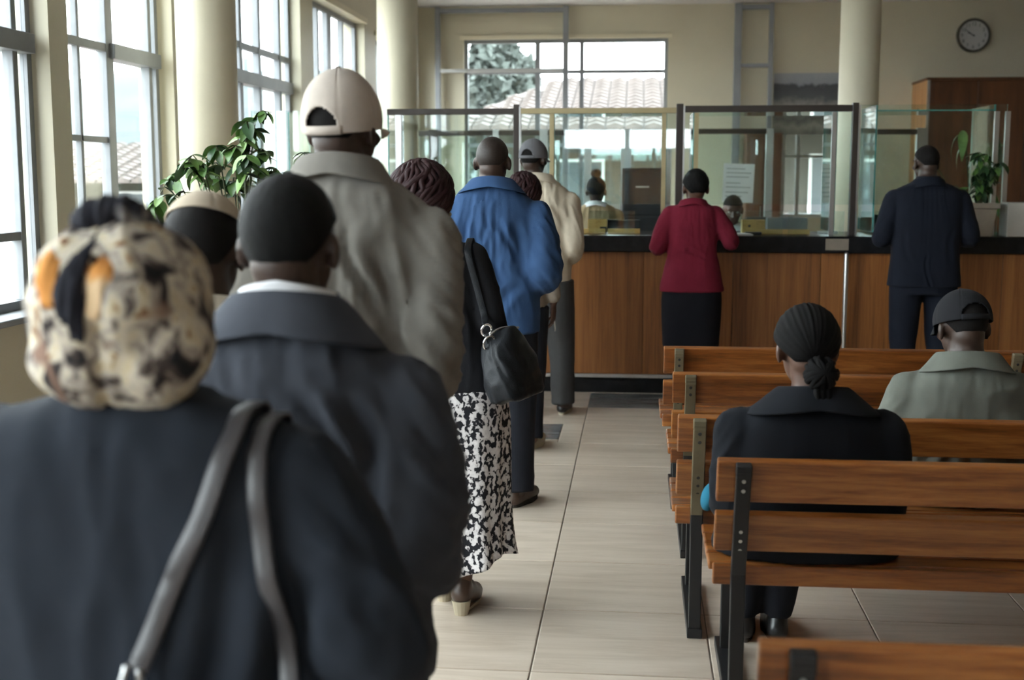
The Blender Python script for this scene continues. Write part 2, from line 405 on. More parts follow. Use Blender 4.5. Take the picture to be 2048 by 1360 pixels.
# ------------------------------------------------------------------ people helpers
def rings_torso(g, rings, seg=36, n=40, ex=2.35):
    """rings: (z, half width, depth front, depth back, y offset, x offset)"""
    R = np.array([tuple(r) + (0,) * (6 - len(r)) for r in rings], float)
    R = catmull(R, n)
    out = []
    for z, hw, df, db, yo, xo in R:
        ring = []
        for a in np.linspace(0, 2 * PI, seg, endpoint=False):
            c, s = math.cos(a), math.sin(a)
            x = hw * math.copysign(abs(c) ** (2 / ex), c); y = math.copysign(abs(s) ** (2 / ex), s) * (df if s > 0 else db)
            ring.append((xo + x, yo + y, z))
        out.append(ring)
    if R[0][0] > R[-1][0]: out = out[::-1]
    return g.loft(out)
def limb(g, pts, n=18, seg=16, k=1.0, dr=0.0):
    return g.tube([p[:3] for p in pts], [p[3] * k + dr for p in pts], seg, n)
def head_geo(g, Mx):
    t = G()
    t.ell((0, -.012, .027), (.0755, .096, .088), nu=28, nv=18)
    t.ell((0, .022, -.03), (.062, .068, .085), nu=24, nv=16)
    t.ell((0, -.035, -.03), (.058, .06, .06))
    t.ell((0, .056, -.092), (.03, .028, .022))
    t.tube([(0, .086, .018), (0, .098, -.008), (0, .108, -.026)], [.008, .010, .013], 10)
    for s in (-1, 1):
        t.ell((s * .014, .094, -.030), (.010, .012, .009)); t.ell((s * .031, .079, .026), (.024, .012, .008)); t.ell((s * .042, .066, -.022), (.022, .02, .018))
        t.ell((s * .081, -.010, -.014), (.010, .021, .033), (.2, 0, s * .35))
    t.ell((0, .087, -.058), (.026, .013, .008)); t.ell((0, .085, -.069), (.022, .013, .008))
    g.add([Mx @ Vector(p) for p in t.v], t.f)
def hand_geo(g, w, d, pn, side, curl=.5, k=1.0):
    """w wrist point, d finger direction, pn palm normal, side unit vector toward the thumb"""
    w = Vector(w); d = Vector(d).normalized(); pn = Vector(pn); pn = (pn - d * pn.dot(d)).normalized(); s = d.cross(pn)
    if s.dot(Vector(side)) < 0: s = -s
    R = Matrix((s, pn, d)).transposed()
    c = w + d * .05 * k
    t = G(); t.ell((0, 0, 0), (.042 * k, .016 * k, .058 * k))
    g.add([c + R @ Vector(p) for p in t.v], t.f)
    for off, L, r in ((.032, .072, .0088), (.011, .08, .0092), (-.011, .074, .0088), (-.031, .058, .0078)):
        p = w + d * .088 * k + s * off * k; a = 0; path = [p - d * .03 * k]
        path.append(p)
        for q in range(3):
            a += curl * (.55, .8, .6)[q]
            p = p + (d * math.cos(a) + pn * math.sin(a) + s * off * .6) * (L * (.45, .32, .23)[q] * k); path.append(p)
        g.tube(path, [r * 1.05 * k, r * 1.05 * k, r * k, r * .95 * k, r * .8 * k], 10)
    b = w + d * .028 * k + s * .034 * k
    g.tube([b - s * .012 * k, b + (s * .8 + d * .6 + pn * .3) * .035 * k, b + (s * .8 + d * 1.1 + pn * .55) * .055 * k, b + (s * .65 + d * 1.5 + pn * .8) * .062 * k],
           [.013 * k, .011 * k, .010 * k, .008 * k], 10)
def head_matrix(c, yaw=0, pitch=0, roll=0):
    return Matrix.Translation(c) @ Euler((-pitch, roll, -yaw), 'ZYX').to_matrix().to_4x4() if False else Matrix.Translation(c) @ Matrix.Rotation(-yaw, 4, 'Z') @ Matrix.Rotation(-pitch, 4, 'X') @ Matrix.Rotation(roll, 4, 'Y')

def dome(Mx, c, r, tmax, nphi=48, nth=18, disp=None, hole=None, t0=0.0):
    """part of an ellipsoid from its pole down to tmax(phi); phi 0 = +x, pi/2 = front, -pi/2 = back"""
    g = G(); vs = []; fs = []
    for j in range(nphi):
        ph = 2 * PI * j / nphi
        for i in range(nth + 1):
            th = t0 + (tmax(ph) - t0) * (i + (0.02 if i == 0 else 0)) / nth
            k = 1 + (disp(ph, th) if disp else 0)
            vs.append(Vector((c[0] + k * r[0] * math.sin(th) * math.cos(ph), c[1] + k * r[1] * math.sin(th) * math.sin(ph), c[2] + k * r[2] * math.cos(th))))
    for j in range(nphi):
        for i in range(nth):
            ph = 2 * PI * (j + .5) / nphi; th = tmax(ph) * (i + .5) / nth
            if hole and hole(ph, th): continue
            a = j * (nth + 1) + i; b = ((j + 1) % nphi) * (nth + 1) + i
            fs.append((a, a + 1, b + 1, b))
    fs.append(tuple(((nphi - 1 - j)) * (nth + 1) for j in range(nphi)))
    return g.add([Mx @ v for v in vs], fs)
def solid(o, t, off=1.0):
    m = o.modifiers.new('solid', 'SOLIDIFY'); m.thickness = t; m.offset = off; return o
def hair_cap(par, Mx, mat, k=1.06, nape=.058, amp=.0, seed=1, name='hair', front=1.0):
    def tm(ph):
        s = math.sin(ph)            # back -1 .. front 1
        back = 2.28 - nape; side = 1.52; fr = 1.12 * front
        x = max(0, -s); y = max(0, s)
        return side + (back - side) * (min(1, x * 1.35) ** 1.3) - (side - fr) * y ** .8
    d = None
    if amp:
        rr = random.Random(seed); tab = [rr.uniform(-1, 1) for _ in range(4096)]
        d = lambda ph, th: amp * tab[int(ph * 91 + th * 397) % 4096]
    g = dome(Mx, (0, -.012, .027), (.0755 * k, .096 * k, .088 * k), tm, 56, 22, d)
    o = obj(name, g, mat, par, True); solid(o, .008, -1); return o
def ball_cap(par, Mx, mat, k=1.0, tilt=.12, hole_c=-PI / 2, brim=True, strap=True, button=True, tmax=1.72, name='cap', kz=1.0, hole_w=.46, hairmat='scalp', strapmat=None):
    C2 = Mx @ Matrix.Rotation(-tilt, 4, 'X')
    c = (0, -.008, .022); r = (.088 * k, .108 * k, .102 * k * kz)
    def hole(ph, th):
        d = (ph - hole_c + PI) % (2 * PI) - PI
        return (d / hole_w) ** 2 + ((th - (tmax - .13)) / .40) ** 2 < 1 and th < tmax - .13
    def seam(ph, th):
        d = abs(((ph / (PI / 3)) + .5) % 1 - .5); return -.012 * math.exp(-(d / .03) ** 2) + .01 * math.sin(ph * 3 + th * 4) * math.sin(th)
    root = obj(name, dome(C2, c, r, lambda p: tmax, 120, 44, seam, hole if strap else None), mat, par, True); solid(root, .004)
    if brim:
        g = G(); vs = []; fs = []; n = 18
        for i in range(n + 1):
            a = PI / 2 + (i / n - .5) * 2.1
            for q in range(5):
                e = q / 4; ext = .075 * e * max(0, math.cos((i / n - .5) * PI)) ** .6
                vs.append(C2 @ Vector((c[0] + (r[0] * math.sin(tmax)) * math.cos(a), c[1] + r[1] * math.sin(tmax) * math.sin(a) + ext, c[2] + r[2] * math.cos(tmax) - .012 * e - .018 * e * abs(math.cos(a)) ** 2)))
        for i in range(n):
            for q in range(4): a = i * 5 + q; fs.append((a, a + 1, a + 6, a + 5))
        b = obj('brim', g.add(vs, fs), mat, root, True); solid(b, .004)
    if button: obj('cap_button', G().add([C2 @ Vector(p) for p in G().ell((c[0], c[1], c[2] + r[2] + .003), (.008, .008, .005)).v], G().ell((0, 0, 0), (1, 1, 1)).f), strapmat or mat, root, True)
    if strap:
        g = G(); vs = []; fs = []; n = 14
        for i in range(n + 1):
            a = hole_c + (i / n - .5) * 1.15
            for th in (tmax - .16, tmax + .02):
                vs.append(C2 @ Vector((c[0] + 1.02 * r[0] * math.sin(th) * math.cos(a), c[1] + 1.02 * r[1] * math.sin(th) * math.sin(a), c[2] + r[2] * math.cos(th))))
        for i in range(n): a = 2 * i; fs.append((a, a + 1, a + 3, a + 2))
        s = obj('strap', g.add(vs, fs), mat, root, True); solid(s, .003)
    return root
def collar(par, c, rx, ry, mat, h=.04, drop=.05, out=.045, gap=.55, tilt=.0, name='collar', th=.005, n=40):
    """folded collar: stands up round the neck, turns over and falls on the shoulders; open at the front"""
    prof = [(.0, -.015), (.004, h * .5), (.004, h), (.008, h + .006), (.014, h + .003), (out * .6, h - drop * .45), (out, h - drop)]
    vs = []; fs = []
    for i in range(n + 1):
        a = PI / 2 + gap + (2 * PI - 2 * gap) * i / n
        bk = .5 - .5 * math.sin(a)                 # 1 at the back
        for k, (o, z) in enumerate(prof):
            oo = o * (1 + .5 * abs(math.cos(a)))
            vs.append((c[0] + (rx + oo) * math.cos(a), c[1] + (ry + oo) * math.sin(a), c[2] + z - (1 - bk) * .03 - (k > 4) * (1 - bk) * .012 - tilt * math.sin(a) * ry - (o / out) * .018 * abs(math.cos(a))))
    m = len(prof)
    for i in range(n):
        for k in range(m - 1): a = i * m + k; fs.append((a, a + 1, a + m + 1, a + m))
    o = obj(name, G().add(vs, fs), mat, par, True); solid(o, th, 0)
    s = o.modifiers.new('s', 'SUBSURF'); s.levels = 1; s.render_levels = 1
    return o
def shoe(par, x, y, rz, mat, sole='sole_dark', z=0.0, heel=0.0, L=1.0, high=.0):
    g = G(); H = heel
    g.tube([(0, -.06, .045 + H), (0, .0, .045 + H * .8), (0, .09, .036), (0, .165, .03)], [.038, .042, .045, .034], 14, 12)
    g.ell((0, -.035, .07 + H), (.038, .05, .045 + high)); g.ell((0, .03, .06 + H * .5), (.036, .06, .035))
    g.v = [(p[0], p[1] * L, max(p[2], .012)) for p in g.v]
    e = bpy.data.objects.new('shoe', remesh(g, .008, 4, name='shoe')); COL.objects.link(e); e.data.materials.append(M[mat]); e.parent = par
    e.location = (x, y, z); e.rotation_euler = (0, 0, rz)
    s = G(); ring = lambda zz, k: [(.045 * k * math.cos(a) * (1 - .18 * (math.sin(a) < 0)), (.055 + .135 * math.sin(a)) * L, zz) for a in np.linspace(0, 2 * PI, 24, endpoint=False)]
    if heel:
        s.loft([ring(.012 + 0, 1), ring(.022, 1)])
        s.add(*(lambda q: (q.v, q.f))(G().lathe([(.026, .0), (.030, heel * .7), (.036, heel + .02)], (0, -.05 * L, 0), 14)))
    else: s.loft([ring(.0, 1.0), ring(.024, 1.04)])
    obj('sole', s, sole, e)
    return e
def eyes(par, Mx):
    for s in (-1, 1):
        obj('eye', G().add([Mx @ Vector(p) for p in G().ell((s * .031, .0705, .006), (.0125, .0125, .009)).v], G().ell((0, 0, 0), (1, 1, 1)).f), 'eye', par, True)

class Person:
    def __init__(s, label, loc, rz=0.0, skin='skin'):
        s.e = thing('person', label, 'person', loc, rz); s.g = G(); s.skin = skin
    def head(s, c, yaw=0, pitch=0, neck=None, roll=0, nr=.056):
        s.M = head_matrix(c, yaw, pitch, roll); head_geo(s.g, s.M)
        a = s.M @ Vector((0, -.022, -.05)); b = Vector(neck or (c[0], c[1] - .03, c[2] - .24))
        s.g.tube([tuple(a), tuple((a + b) / 2), tuple(b)], [nr, nr * 1.02, nr * 1.3], 16, 8)
    def trunk(s, rings, k=.86):
        rings_torso(s.g, [(r[0], r[1] * k, r[2] * k, r[3] * k) + tuple(r[4:]) for r in rings])
    def arm(s, pts, k=.66, curl=.6, d=None, pn=None, hk=1.0):
        limb(s.g, pts, k=k)
        a = Vector(pts[-2][:3]); b = Vector(pts[-1][:3]); dd = Vector(d) if d else (b - a).normalized()
        sx = -1 if b.x > 0 else 1
        p = Vector(pn) if pn else Vector((sx, 0, -.15))
        hand_geo(s.g, b + dd * .0, dd, p, (sx * .3, 1, .5), curl, hk)
    def leg(s, pts, k=1.0): limb(s.g, pts, k=k)
    def done(s, voxel=.0075, smooth=3):
        s.body = link('body', remesh(s.g, voxel, smooth, name='body'), s.skin, s.e)
        eyes(s.e, s.M); return s.body
    def garment(s, name, mat, rings, limbs=(), voxel=.011, smooth=8, disp=None, ex=2.35, flat=False):
        g = G()
        if rings: rings_torso(g, rings, ex=ex)
        for l in limbs: g.tube([q[:3] for q in l], [q[3] for q in l], 18, 20, not flat)
        o = link(name, remesh(g, voxel, smooth, disp, name), mat, s.e); return o
def mirror(pts): return [(-p[0],) + tuple(p[1:]) for p in pts]

# ================================================================== THE ROOM
# floor: grout slab, separate tiles laid on it
fl = struct('floor', G().box(XL - .24, XR, YF, YB, -.12, -.004), 'grout')
TS = .585
tm_ = {}
def tile_mesh(w, h, mat):
    k = (round(w, 3), round(h, 3), mat)
    if k not in tm_:
        g = G(); b = .003
        x, y = w / 2 - .0022, h / 2 - .003
        g.add([(-x, -y, -.006), (x, -y, -.006), (x, y, -.006), (-x, y, -.006), (-x, -y, -.0015), (x, -y, -.0015), (x, y, -.0015), (-x, y, -.0015), (-x + b, -y + b, 0), (x - b, -y + b, 0), (x - b, y - b, 0), (-x + b, y - b, 0)],
              [(0, 1, 5, 4), (1, 2, 6, 5), (2, 3, 7, 6), (3, 0, 4, 7), (4, 5, 9, 8), (5, 6, 10, 9), (6, 7, 11, 10), (7, 4, 8, 11), (8, 9, 10, 11)])
        me = g.mesh('tile'); me.materials.append(M[mat]); tm_[k] = me
    return tm_[k]
def put_tile(x0, x1, y0, y1, mat='tile'):
    o = bpy.data.objects.new('tile', tile_mesh(x1 - x0, y1 - y0, mat)); COL.objects.link(o); o.parent = fl
    o.location = ((x0 + x1) / 2, (y0 + y1) / 2, 0)
for iy in range(-7, 8):
    y0 = 4.43 + TS * iy
    for ix in range(-4, 8):
        x0 = -.325 + TS * ix
        if iy == 5 and ix == -1:
            put_tile(x0, x0 + .45, y0 + .09, y0 + TS - .02, 'tile_dark'); put_tile(x0 + .45, x0 + TS, y0, y0 + TS)
            put_tile(x0, x0 + .45, y0, y0 + .09); continue
        put_tile(x0, x0 + TS, y0, y0 + TS, 'tile_dark' if iy == 7 and ix >= 0 else 'tile')
g = G(); yb = 4.43 + TS * 8
g.box(XL, XR, yb, YB, -.006, 0)
struct('floor_office', g, 'tile', fl)
g = G(); g.box(-.325 + TS * 8, XR, YF, yb, -.006, 0)
struct('floor_side', g, 'tile', fl)
g = G(); g.box(XL, -.325 - TS * 4, YF, yb, -.006, 0)
struct('floor_edge', g, 'tile', fl)
g = G(); g.box(-.325 - TS * 4, -.325 + TS * 8, YF, 4.43 - TS * 7, -.006, 0)
struct('floor_rear', g, 'tile', fl)
struct('ceiling', G().box(XL - .24, XR + .2, YF - .2, YB + .24, ZC, ZC + .2), 'ceiling')

SILL, HEAD = .90, 3.36
HEADS = [3.5, 3.5, 3.5, 3.5, 3.27, 3.2]
g = G(); xo = XL - .24
g.box(xo, XL, YF, YB, 0, SILL)
ys = [YF] + [v for b in BAYS for v in b] + [YB]
for i in range(0, len(ys), 2): g.box(xo, XL, ys[i], ys[i + 1], SILL, ZC)
for (a, b), h in zip(BAYS, HEADS): g.box(xo, XL, a, b, h, ZC)
wl = struct('wall_left', g, 'wall')
struct('baseboard_left', G().box(XL, XL + .015, YF, YB, 0, .12), 'stone')
g = G()
wins = [(-2.42, .385, 1.0, 3.46), (1.95, 2.56, 1.03, 2.24)]
g.box(XL - .24, wins[0][0], YB, YB + .24, 0, ZC); g.box(wins[0][1], wins[1][0], YB, YB + .24, 0, ZC); g.box(wins[1][1], XR + .2, YB, YB + .24, 0, ZC)
for a, b, c, d in wins: g.box(a, b, YB, YB + .24, 0, c); g.box(a, b, YB, YB + .24, d, ZC)
struct('wall_back', g, 'wall')
struct('wall_right', G().box(XR, XR + .2, YF, YB, 0, ZC), 'dim_wall')
g = G(); g.box(XL - .24, -1.4, YF - .2, YF, 0, ZC); g.box(1.0, XR + .2, YF - .2, YF, 0, ZC); g.box(-1.4, 1.0, YF - .2, YF, 2.5, ZC)
struct('wall_front', g, 'dim_wall')

# steel windows of the left wall
def cells(a, b, cuts): e = [a] + sorted(cuts) + [b]; return list(zip(e[:-1], e[1:]))
def side_window(n, a, b, head, posts, bars):
    """posts: (Y, width, depth); bars: (z, height, depth, Ya, Yb)"""
    w = sempty('window_%d' % n, (XL - .12, 0, 0)); d = .02
    for y0, y1, z0, z1 in ((a, a + .05, SILL, head), (b - .05, b, SILL, head), (a + .05, b - .05, SILL, SILL + .05), (a + .05, b - .05, head - .05, head)):
        obj('window_frame', G().box(-d, d, y0, y1, z0, z1), 'steel', w)
    for y, t, dd in posts: dd = min(dd, .03); obj('mullion', G().box(-dd, dd, y - t / 2, y + t / 2, SILL + .05, head - .05), 'steel', w, bevel=.004)
    for z, h, dd, ya, yb_ in bars: obj('transom', G().box(-dd, dd, ya, yb_, z - h / 2, z + h / 2), 'steel', w, bevel=.004)
    for ya, yb_ in cells(a + .05, b - .05, [p[0] for p in posts]):
        zs = [z for z, h, dd, p, q in bars if p < (ya + yb_) / 2 < q]
        for za, zb in cells(SILL + .05, head - .05, zs): obj('pane', G().box(-.002, .002, ya, yb_, za, zb), 'pane', w)
    obj('window_sill', G().box(-.05, .20, a - .03, b + .03, SILL - .03, SILL + .003), 'steel', w, bevel=.006)
T = .10
side_window(1, -3.4, .6, HEADS[0], [(-2.4, .06, .03), (-1.4, .1, .05), (-.4, .06, .03)], [(2.26, T, .06, -3.35, .55), (1.28, .045, .025, -3.35, .55)])
side_window(2, 1.0, 6.36, HEADS[1], [(2.0, .05, .03), (3.0, .1, .05), (4.0, .05, .03), (5.0, .1, .05), (5.72, .045, .03), (6.17, .05, .03)], [(2.26, T, .07, 1.05, 6.31), (1.28, .045, .025, 1.05, 6.17)])
side_window(3, 6.58, 8.12, HEADS[2], [(6.93, .032, .02), (7.33, .10, .045), (7.96, .05, .03)], [(2.34, .05, .025, 6.63, 7.33), (2.325, .09, .06, 7.33, 8.07), (1.80, .035, .02, 6.63, 7.33)])
side_window(4, 9.05, 11.3, HEADS[3], [(9.62, .035, .03), (9.85, .07, .045), (10.35, .06, .035), (10.95, .06, .035)], [(2.62, .05, .025, 9.1, 11.25), (2.37, .10, .06, 9.62, 11.25), (2.37, .05, .03, 9.1, 9.62)])
side_window(5, 11.75, 14.0, HEADS[4], [(12.3, .06, .04), (12.75, .16, .06), (13.35, .05, .03)], [(2.42, .06, .03, 11.8, 13.95), (1.75, .05, .03, 11.8, 13.95)])
side_window(6, 14.6, 17.2, HEADS[5], [(15.3, .06, .03), (16.0, .1, .05), (16.6, .05, .03)], [(2.42, .06, .03, 14.65, 17.15)])
for i, (a, b) in enumerate(BAYS[4:6]): struct('trim_%d' % (i + 1), G().box(XL, XL + .03, a - .06, b + .06, HEADS[4 + i], HEADS[4 + i] + .06), 'column')
# back windows
def back_window(n, a, b, c, d, posts, bars, mat='steel'):
    w = sempty('window_%d' % n, (0, YB + .10, 0)); t = .05
    for x0, x1, z0, z1 in ((a, a + t, c, d), (b - t, b, c, d), (a + t, b - t, c, c + t), (a + t, b - t, d - t, d)): obj('window_frame', G().box(x0, x1, -.035, .035, z0, z1), mat, w)
    for x, ww in posts: obj('mullion', G().box(x - ww / 2, x + ww / 2, -.03, .03, c + t, d - t), mat, w)
    for z, h in bars: obj('transom', G().box(a + t, b - t, -.034, .034, z - h / 2, z + h / 2), mat, w)
    for xa, xb in cells(a + t, b - t, [p[0] for p in posts]):
        for za, zb in cells(c + t, d - t, [q[0] for q in bars]): obj('pane', G().box(xa, xb, -.002, .002, za, zb), 'pane', w)
back_window(7, *wins[0], [(-1.40, .07), (-.79, .06)], [(3.02, .05), (2.02, .05)])
back_window(8, *wins[1], [(2.17, .05)], [(1.86, .04)], 'alu')
struct('trim_3', G().box(wins[0][0] - .05, wins[0][1] + .05, YB - .03, YB, wins[0][3], wins[0][3] + .05), 'column')
w = sempty('door_1', (0, YF - .1, 0))
for x in (-1.36, -.2, .96): obj('mullion', G().box(x - .04, x + .04, -.04, .04, 0, 2.5), 'steel', w)
for z in (.05, 2.05, 2.46): obj('transom', G().box(-1.32, .92, -.035, .035, z - .04, z + .04), 'steel', w)
for xa, xb in ((-1.32, -.24), (-.16, .92)): obj('door_leaf', G().box(xa, xb, -.02, .02, .09, 2.01), 'cabinet_lit', w, bevel=.004); obj('pane', G().box(xa, xb, -.002, .002, 2.09, 2.42), 'pane', w)
# round columns
for x, y, r in ((-2.71, 7.8, .186), (-2.143, 11.2, .180), (1.881, 11.2, .169)):
    o = struct('column', G().lathe([(r, 0), (r, ZC)], (x, y, 0), 48), 'column', smooth=False)
    o.data.polygons.foreach_set('use_smooth', [len(p.vertices) == 4 for p in o.data.polygons])
# light metal frame standing against the back wall
t = thing('steel_partition', 'slim grey metal frame of posts and rails against the back wall', 'partition', (0, 17.36, 0))
for x, ww in ((-2.76, .07), (-1.0, .075), (1.31, .10), (1.75, .06)): obj('post', G().box(x - ww / 2, x + ww / 2, -.04, .04, 0, 3.88), 'steel', t, bevel=.005)
obj('rail', G().box(-2.76, -1.0, -.03, .03, 3.80, 3.86), 'steel', t); obj('rail', G().box(-2.76, -1.0, -.03, .03, 3.0, 3.05), 'alu', t)
obj('rail', G().box(1.31, 1.75, -.03, .03, 3.80, 3.86), 'steel', t); obj('rail', G().box(1.31, 1.75, -.03, .03, 3.04, 3.09), 'steel', t)

# ================================================================== OUTSIDE
gr = struct('ground_courtyard', G().box(-90, 60, -40, 160, -.5, -.35), 'ground')
def exterior_pier(x, y): return struct('column_exterior', G().box(x - .17, x + .17, y - .17, y + .17, -.4, 4.3), 'white_wall')
for y in (5.6, 9.3, 12.9, 16.5): exterior_pier(-4.75, y)
def hill(name, x0, x1, y, depth, h, mat, seed, nx=60, ny=14):
    xs = np.linspace(x0, x1, nx); vs = []; fs = []
    for j in range(ny):
        t = j / (ny - 1)
        P = np.stack([xs * .012, np.full(nx, t * 2.0), np.zeros(nx)], 1)
        z = h * (np.sin(t * PI / 2) ** .8) * (.82 + .22 * vnoise(P, seed)) + 1.6 * vnoise(P * 7, seed + 1)
        vs += [(x, y + depth * t, zz - 1) for x, zz in zip(xs, z)]
    for j in range(ny - 1):
        for i in range(nx - 1): a = j * nx + i; fs.append((a, a + 1, a + nx + 1, a + nx))
    o = struct(name, G().add(vs, fs), mat, smooth=True); return o
hill('hill_far', -260, 20, 330, 150, 47, 'hill', 3)
hill('hill_wooded', -150, 10, 150, 60, 6.0, 'hill_near', 9)
def leaf_cloud(name, parent, c, r, n, size, mat, seed, shell=.55):
    rr = np.random.RandomState(seed); g = G()
    d = rr.normal(size=(n, 3)); d /= np.linalg.norm(d, axis=1)[:, None]
    k = shell + (1 - shell) * rr.rand(n) ; k *= .75 + .35 * vnoise(d * 2.2, seed)
    P = np.array(c) + d * k[:, None] * np.array(r)
    U = rr.normal(size=(n, 3)); U /= np.linalg.norm(U, axis=1)[:, None]; V = np.cross(U, rr.normal(size=(n, 3))); V /= np.linalg.norm(V, axis=1)[:, None]
    s = size * (.6 + .8 * rr.rand(n))
    vs = np.stack([P - U * s[:, None], P + V * s[:, None] * .5, P + U * s[:, None], P - V * s[:, None] * .5], 1).reshape(-1, 3)
    g.add(vs, [(4 * i, 4 * i + 1, 4 * i + 2, 4 * i + 3) for i in range(n)])
    o = obj(name, g, mat, parent); o['kind'] = 'stuff'; return o
def tree(x, y, h, r, label, seed, mat='tree', n=2600):
    t = thing('tree', label, 'tree', (x, y, -.35))
    obj('trunk', G().tube([(0, 0, 0), (.1, 0, h * .4), (0, .1, h * .8)], [.22, .16, .08], 8), 'bark', t, True)
    leaf_cloud('crown', t, (0, 0, h * .62), (r, r, h * .40), n * 2, .22, mat, seed); return t
def house(name, label, x, y, w, dpt, eave, ridge, rz=0.0, openings=(), hip=True, pitch_w=.3):
    t = thing(name, label, 'house', (x, y, -.35), rz)
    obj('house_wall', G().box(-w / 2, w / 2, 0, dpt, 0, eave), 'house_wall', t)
    o = 1.9; hw = w / 2 + .6; k = w * pitch_w if hip else 0
    A = [(-hw, -o, eave), (hw, -o, eave), (hw, dpt + o, eave), (-hw, dpt + o, eave), (-hw + k, dpt / 2, ridge), (hw - k, dpt / 2, ridge)]
    obj('roof', G().add(A, [(0, 1, 5, 4), (2, 3, 4, 5), (1, 2, 5), (3, 0, 4), (3, 2, 1, 0)]), 'roof', t)
    g = G(); rows = 15; L = math.hypot(dpt / 2 + o, ridge - eave); nx = int(w / .34)
    for r in range(rows):
        f0, f1 = r / rows, (r + 1.25) / rows; f1 = min(1, f1)
        for c in range(nx):
            xa = -hw + (2 * hw) * c / nx; xb = -hw + (2 * hw) * (c + 1) / nx; xm = (xa + xb) / 2
            if abs(xm) > hw - k * f1 - .05: continue
            ya, yc = -o + (dpt / 2 + o) * f0, -o + (dpt / 2 + o) * f1; za, zc = eave + (ridge - eave) * f0, eave + (ridge - eave) * f1
            lift = .075
            g.add([(xa + .02, ya, za + lift), (xm, ya, za + lift + .055), (xb - .02, ya, za + lift), (xb - .02, yc, zc + .02), (xm, yc, zc + .06), (xa + .02, yc, zc + .02), (xa + .02, ya, za), (xb - .02, ya, za)],
                  [(0, 1, 4, 5), (1, 2, 3, 4), (6, 7, 2, 1), (6, 1, 0)])
    q = obj('roof_tiles', g, 'roof', t); q['kind'] = 'stuff'
    for x0, x1, z0, z1 in openings:
        f = obj('window', G().box(x0, x1, -.04, .02, z0, z1), 'white_wall', t); obj('pane', G().box(x0 + .06, x1 - .06, -.055, -.03, z0 + .06, z1 - .06), 'dark_opening', f)
    return t
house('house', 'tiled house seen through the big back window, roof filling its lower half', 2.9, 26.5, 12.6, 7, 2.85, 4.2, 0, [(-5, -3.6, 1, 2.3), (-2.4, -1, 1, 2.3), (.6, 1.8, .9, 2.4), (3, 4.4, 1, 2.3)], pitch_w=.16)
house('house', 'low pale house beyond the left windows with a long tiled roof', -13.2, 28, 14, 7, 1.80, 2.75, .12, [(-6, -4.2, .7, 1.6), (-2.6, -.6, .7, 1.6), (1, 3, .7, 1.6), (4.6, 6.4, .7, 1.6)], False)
tree(-4.3, 40, 6.9, 1.75, 'leafy tree rising behind the tiled roof outside the back window', 5, n=3200)
tree(-6.6, 42, 4.4, 1.3, 'small bushy tree left of the big tree outside the back window', 6, n=1200)
tree(.9, 41, 5.2, .8, 'narrow dark tree at the right edge of the big back window', 8, n=900)
for i, (x, y, r) in enumerate(((-6.35, 13.9, .62), (-6.1, 15.6, .62), (-5.75, 17.3, .6))):
    t = thing('blossom_shrub', ('pink blossoming shrub outside the window, %s of three') % ('nearest', 'middle', 'farthest')[i], 'shrub', (x, y, -.35), 0, 'pink shrubs outside the windows')
    obj('stem', G().tube([(0, 0, 0), (.05, 0, .5), (0, .05, 1.0)], [.05, .04, .02], 6), 'bark', t)
    leaf_cloud('blossom', t, (0, 0, .9), (r, r, .62), 900, .12, 'bougainvillea', 20 + i)

# ================================================================== COUNTER
CX0, CX1 = XL + .03, XR - .02
ct = thing('bank_counter', 'long service counter with wood front, black stone top and black plinth', 'counter', (0, 9.12, 0))
obj('plinth', G().box(CX0, CX1, .03, .5, 0, .115), 'stone', ct)
obj('plinth_trim', G().box(CX0, CX1, -.005, .05, .115, .142), 'alu', ct, bevel=.003)
obj('carcass', G().box(CX0, CX1, .025, .70, .142, 1.04), 'counter_wood', ct)
px = CX0; k = 0
pm = {}
widths = [.62, .60, .66, .61, .58, .64]
while px < CX1 - .02:
    w_ = min(widths[k % 6], CX1 - px)
    obj('counter_panel', G().box(px + .0015, px + w_ - .0015, 0, .03, .144, 1.04), 'counter_wood', ct, bevel=.002, seg=1)
    px += w_; k += 1
obj('stone_top', G().box(CX0, CX1, -.06, .80, 1.042, 1.162), 'stone', ct, bevel=.008)
obj('staff_desk', G().box(CX0, CX1, .80, 1.35, .72, .76), 'grey_panel', ct)
obj('notice_sticker', G().box(1.33, 1.49, -.0625, -.06, 1.065, 1.145), 'taupe', ct)

def sheet(name, x0, x1, y0, y1, z0, z1, parent):
    """clear glass plate with green cut edges"""
    g = G().box(x0, x1, y0, y1, z0, z1); me = g.mesh(name); me.materials.append(M['screen']); me.materials.append(M['screen_edge'])
    dims = [x1 - x0, y1 - y0, z1 - z0]; ax = dims.index(min(dims))
    for p in me.polygons:
        n = [abs(v) for v in p.normal]; p.material_index = 0 if n[ax] > .5 else 1
    return link(name, me, None, parent)
sc = thing('teller_screen', 'glass teller screen with dark posts and rails along the counter top', 'screen', (0, 9.30, 1.162))
for x, w_ in ((-.896, .042), (.297, .05), (1.544, .042)): obj('post', G().box(x - w_ / 2, x + w_ / 2, -.03, .03, 0, .945), 'steel_dark', sc, bevel=.003); obj('post_face', G().box(x + w_ / 2, x + w_ / 2 + .012, -.028, .028, 0, .93), 'alu', sc)
obj('rail', G().box(-1.86, -.917, -.025, .025, .875, .918), 'steel_dark', sc, bevel=.003)
obj('rail', G().box(-.87, .272, -.025, .025, .878, .918), 'brass', sc, bevel=.003)
obj('rail', G().box(.334, 1.52, -.025, .025, .884, .930), 'steel_dark', sc, bevel=.003)
obj('corner_strip', G().box(-1.80, -1.755, -.02, .02, 0, .875), 'alu', sc)
for a, b, top in ((-2.9, -1.86, .91), (-1.75, -.92, .875), (-.86, .27, .878), (.335, 1.52, .884), (1.585, 2.60, .93)):
    sheet('glass_sheet', a, b, -.005, .005, .22, top, sc)
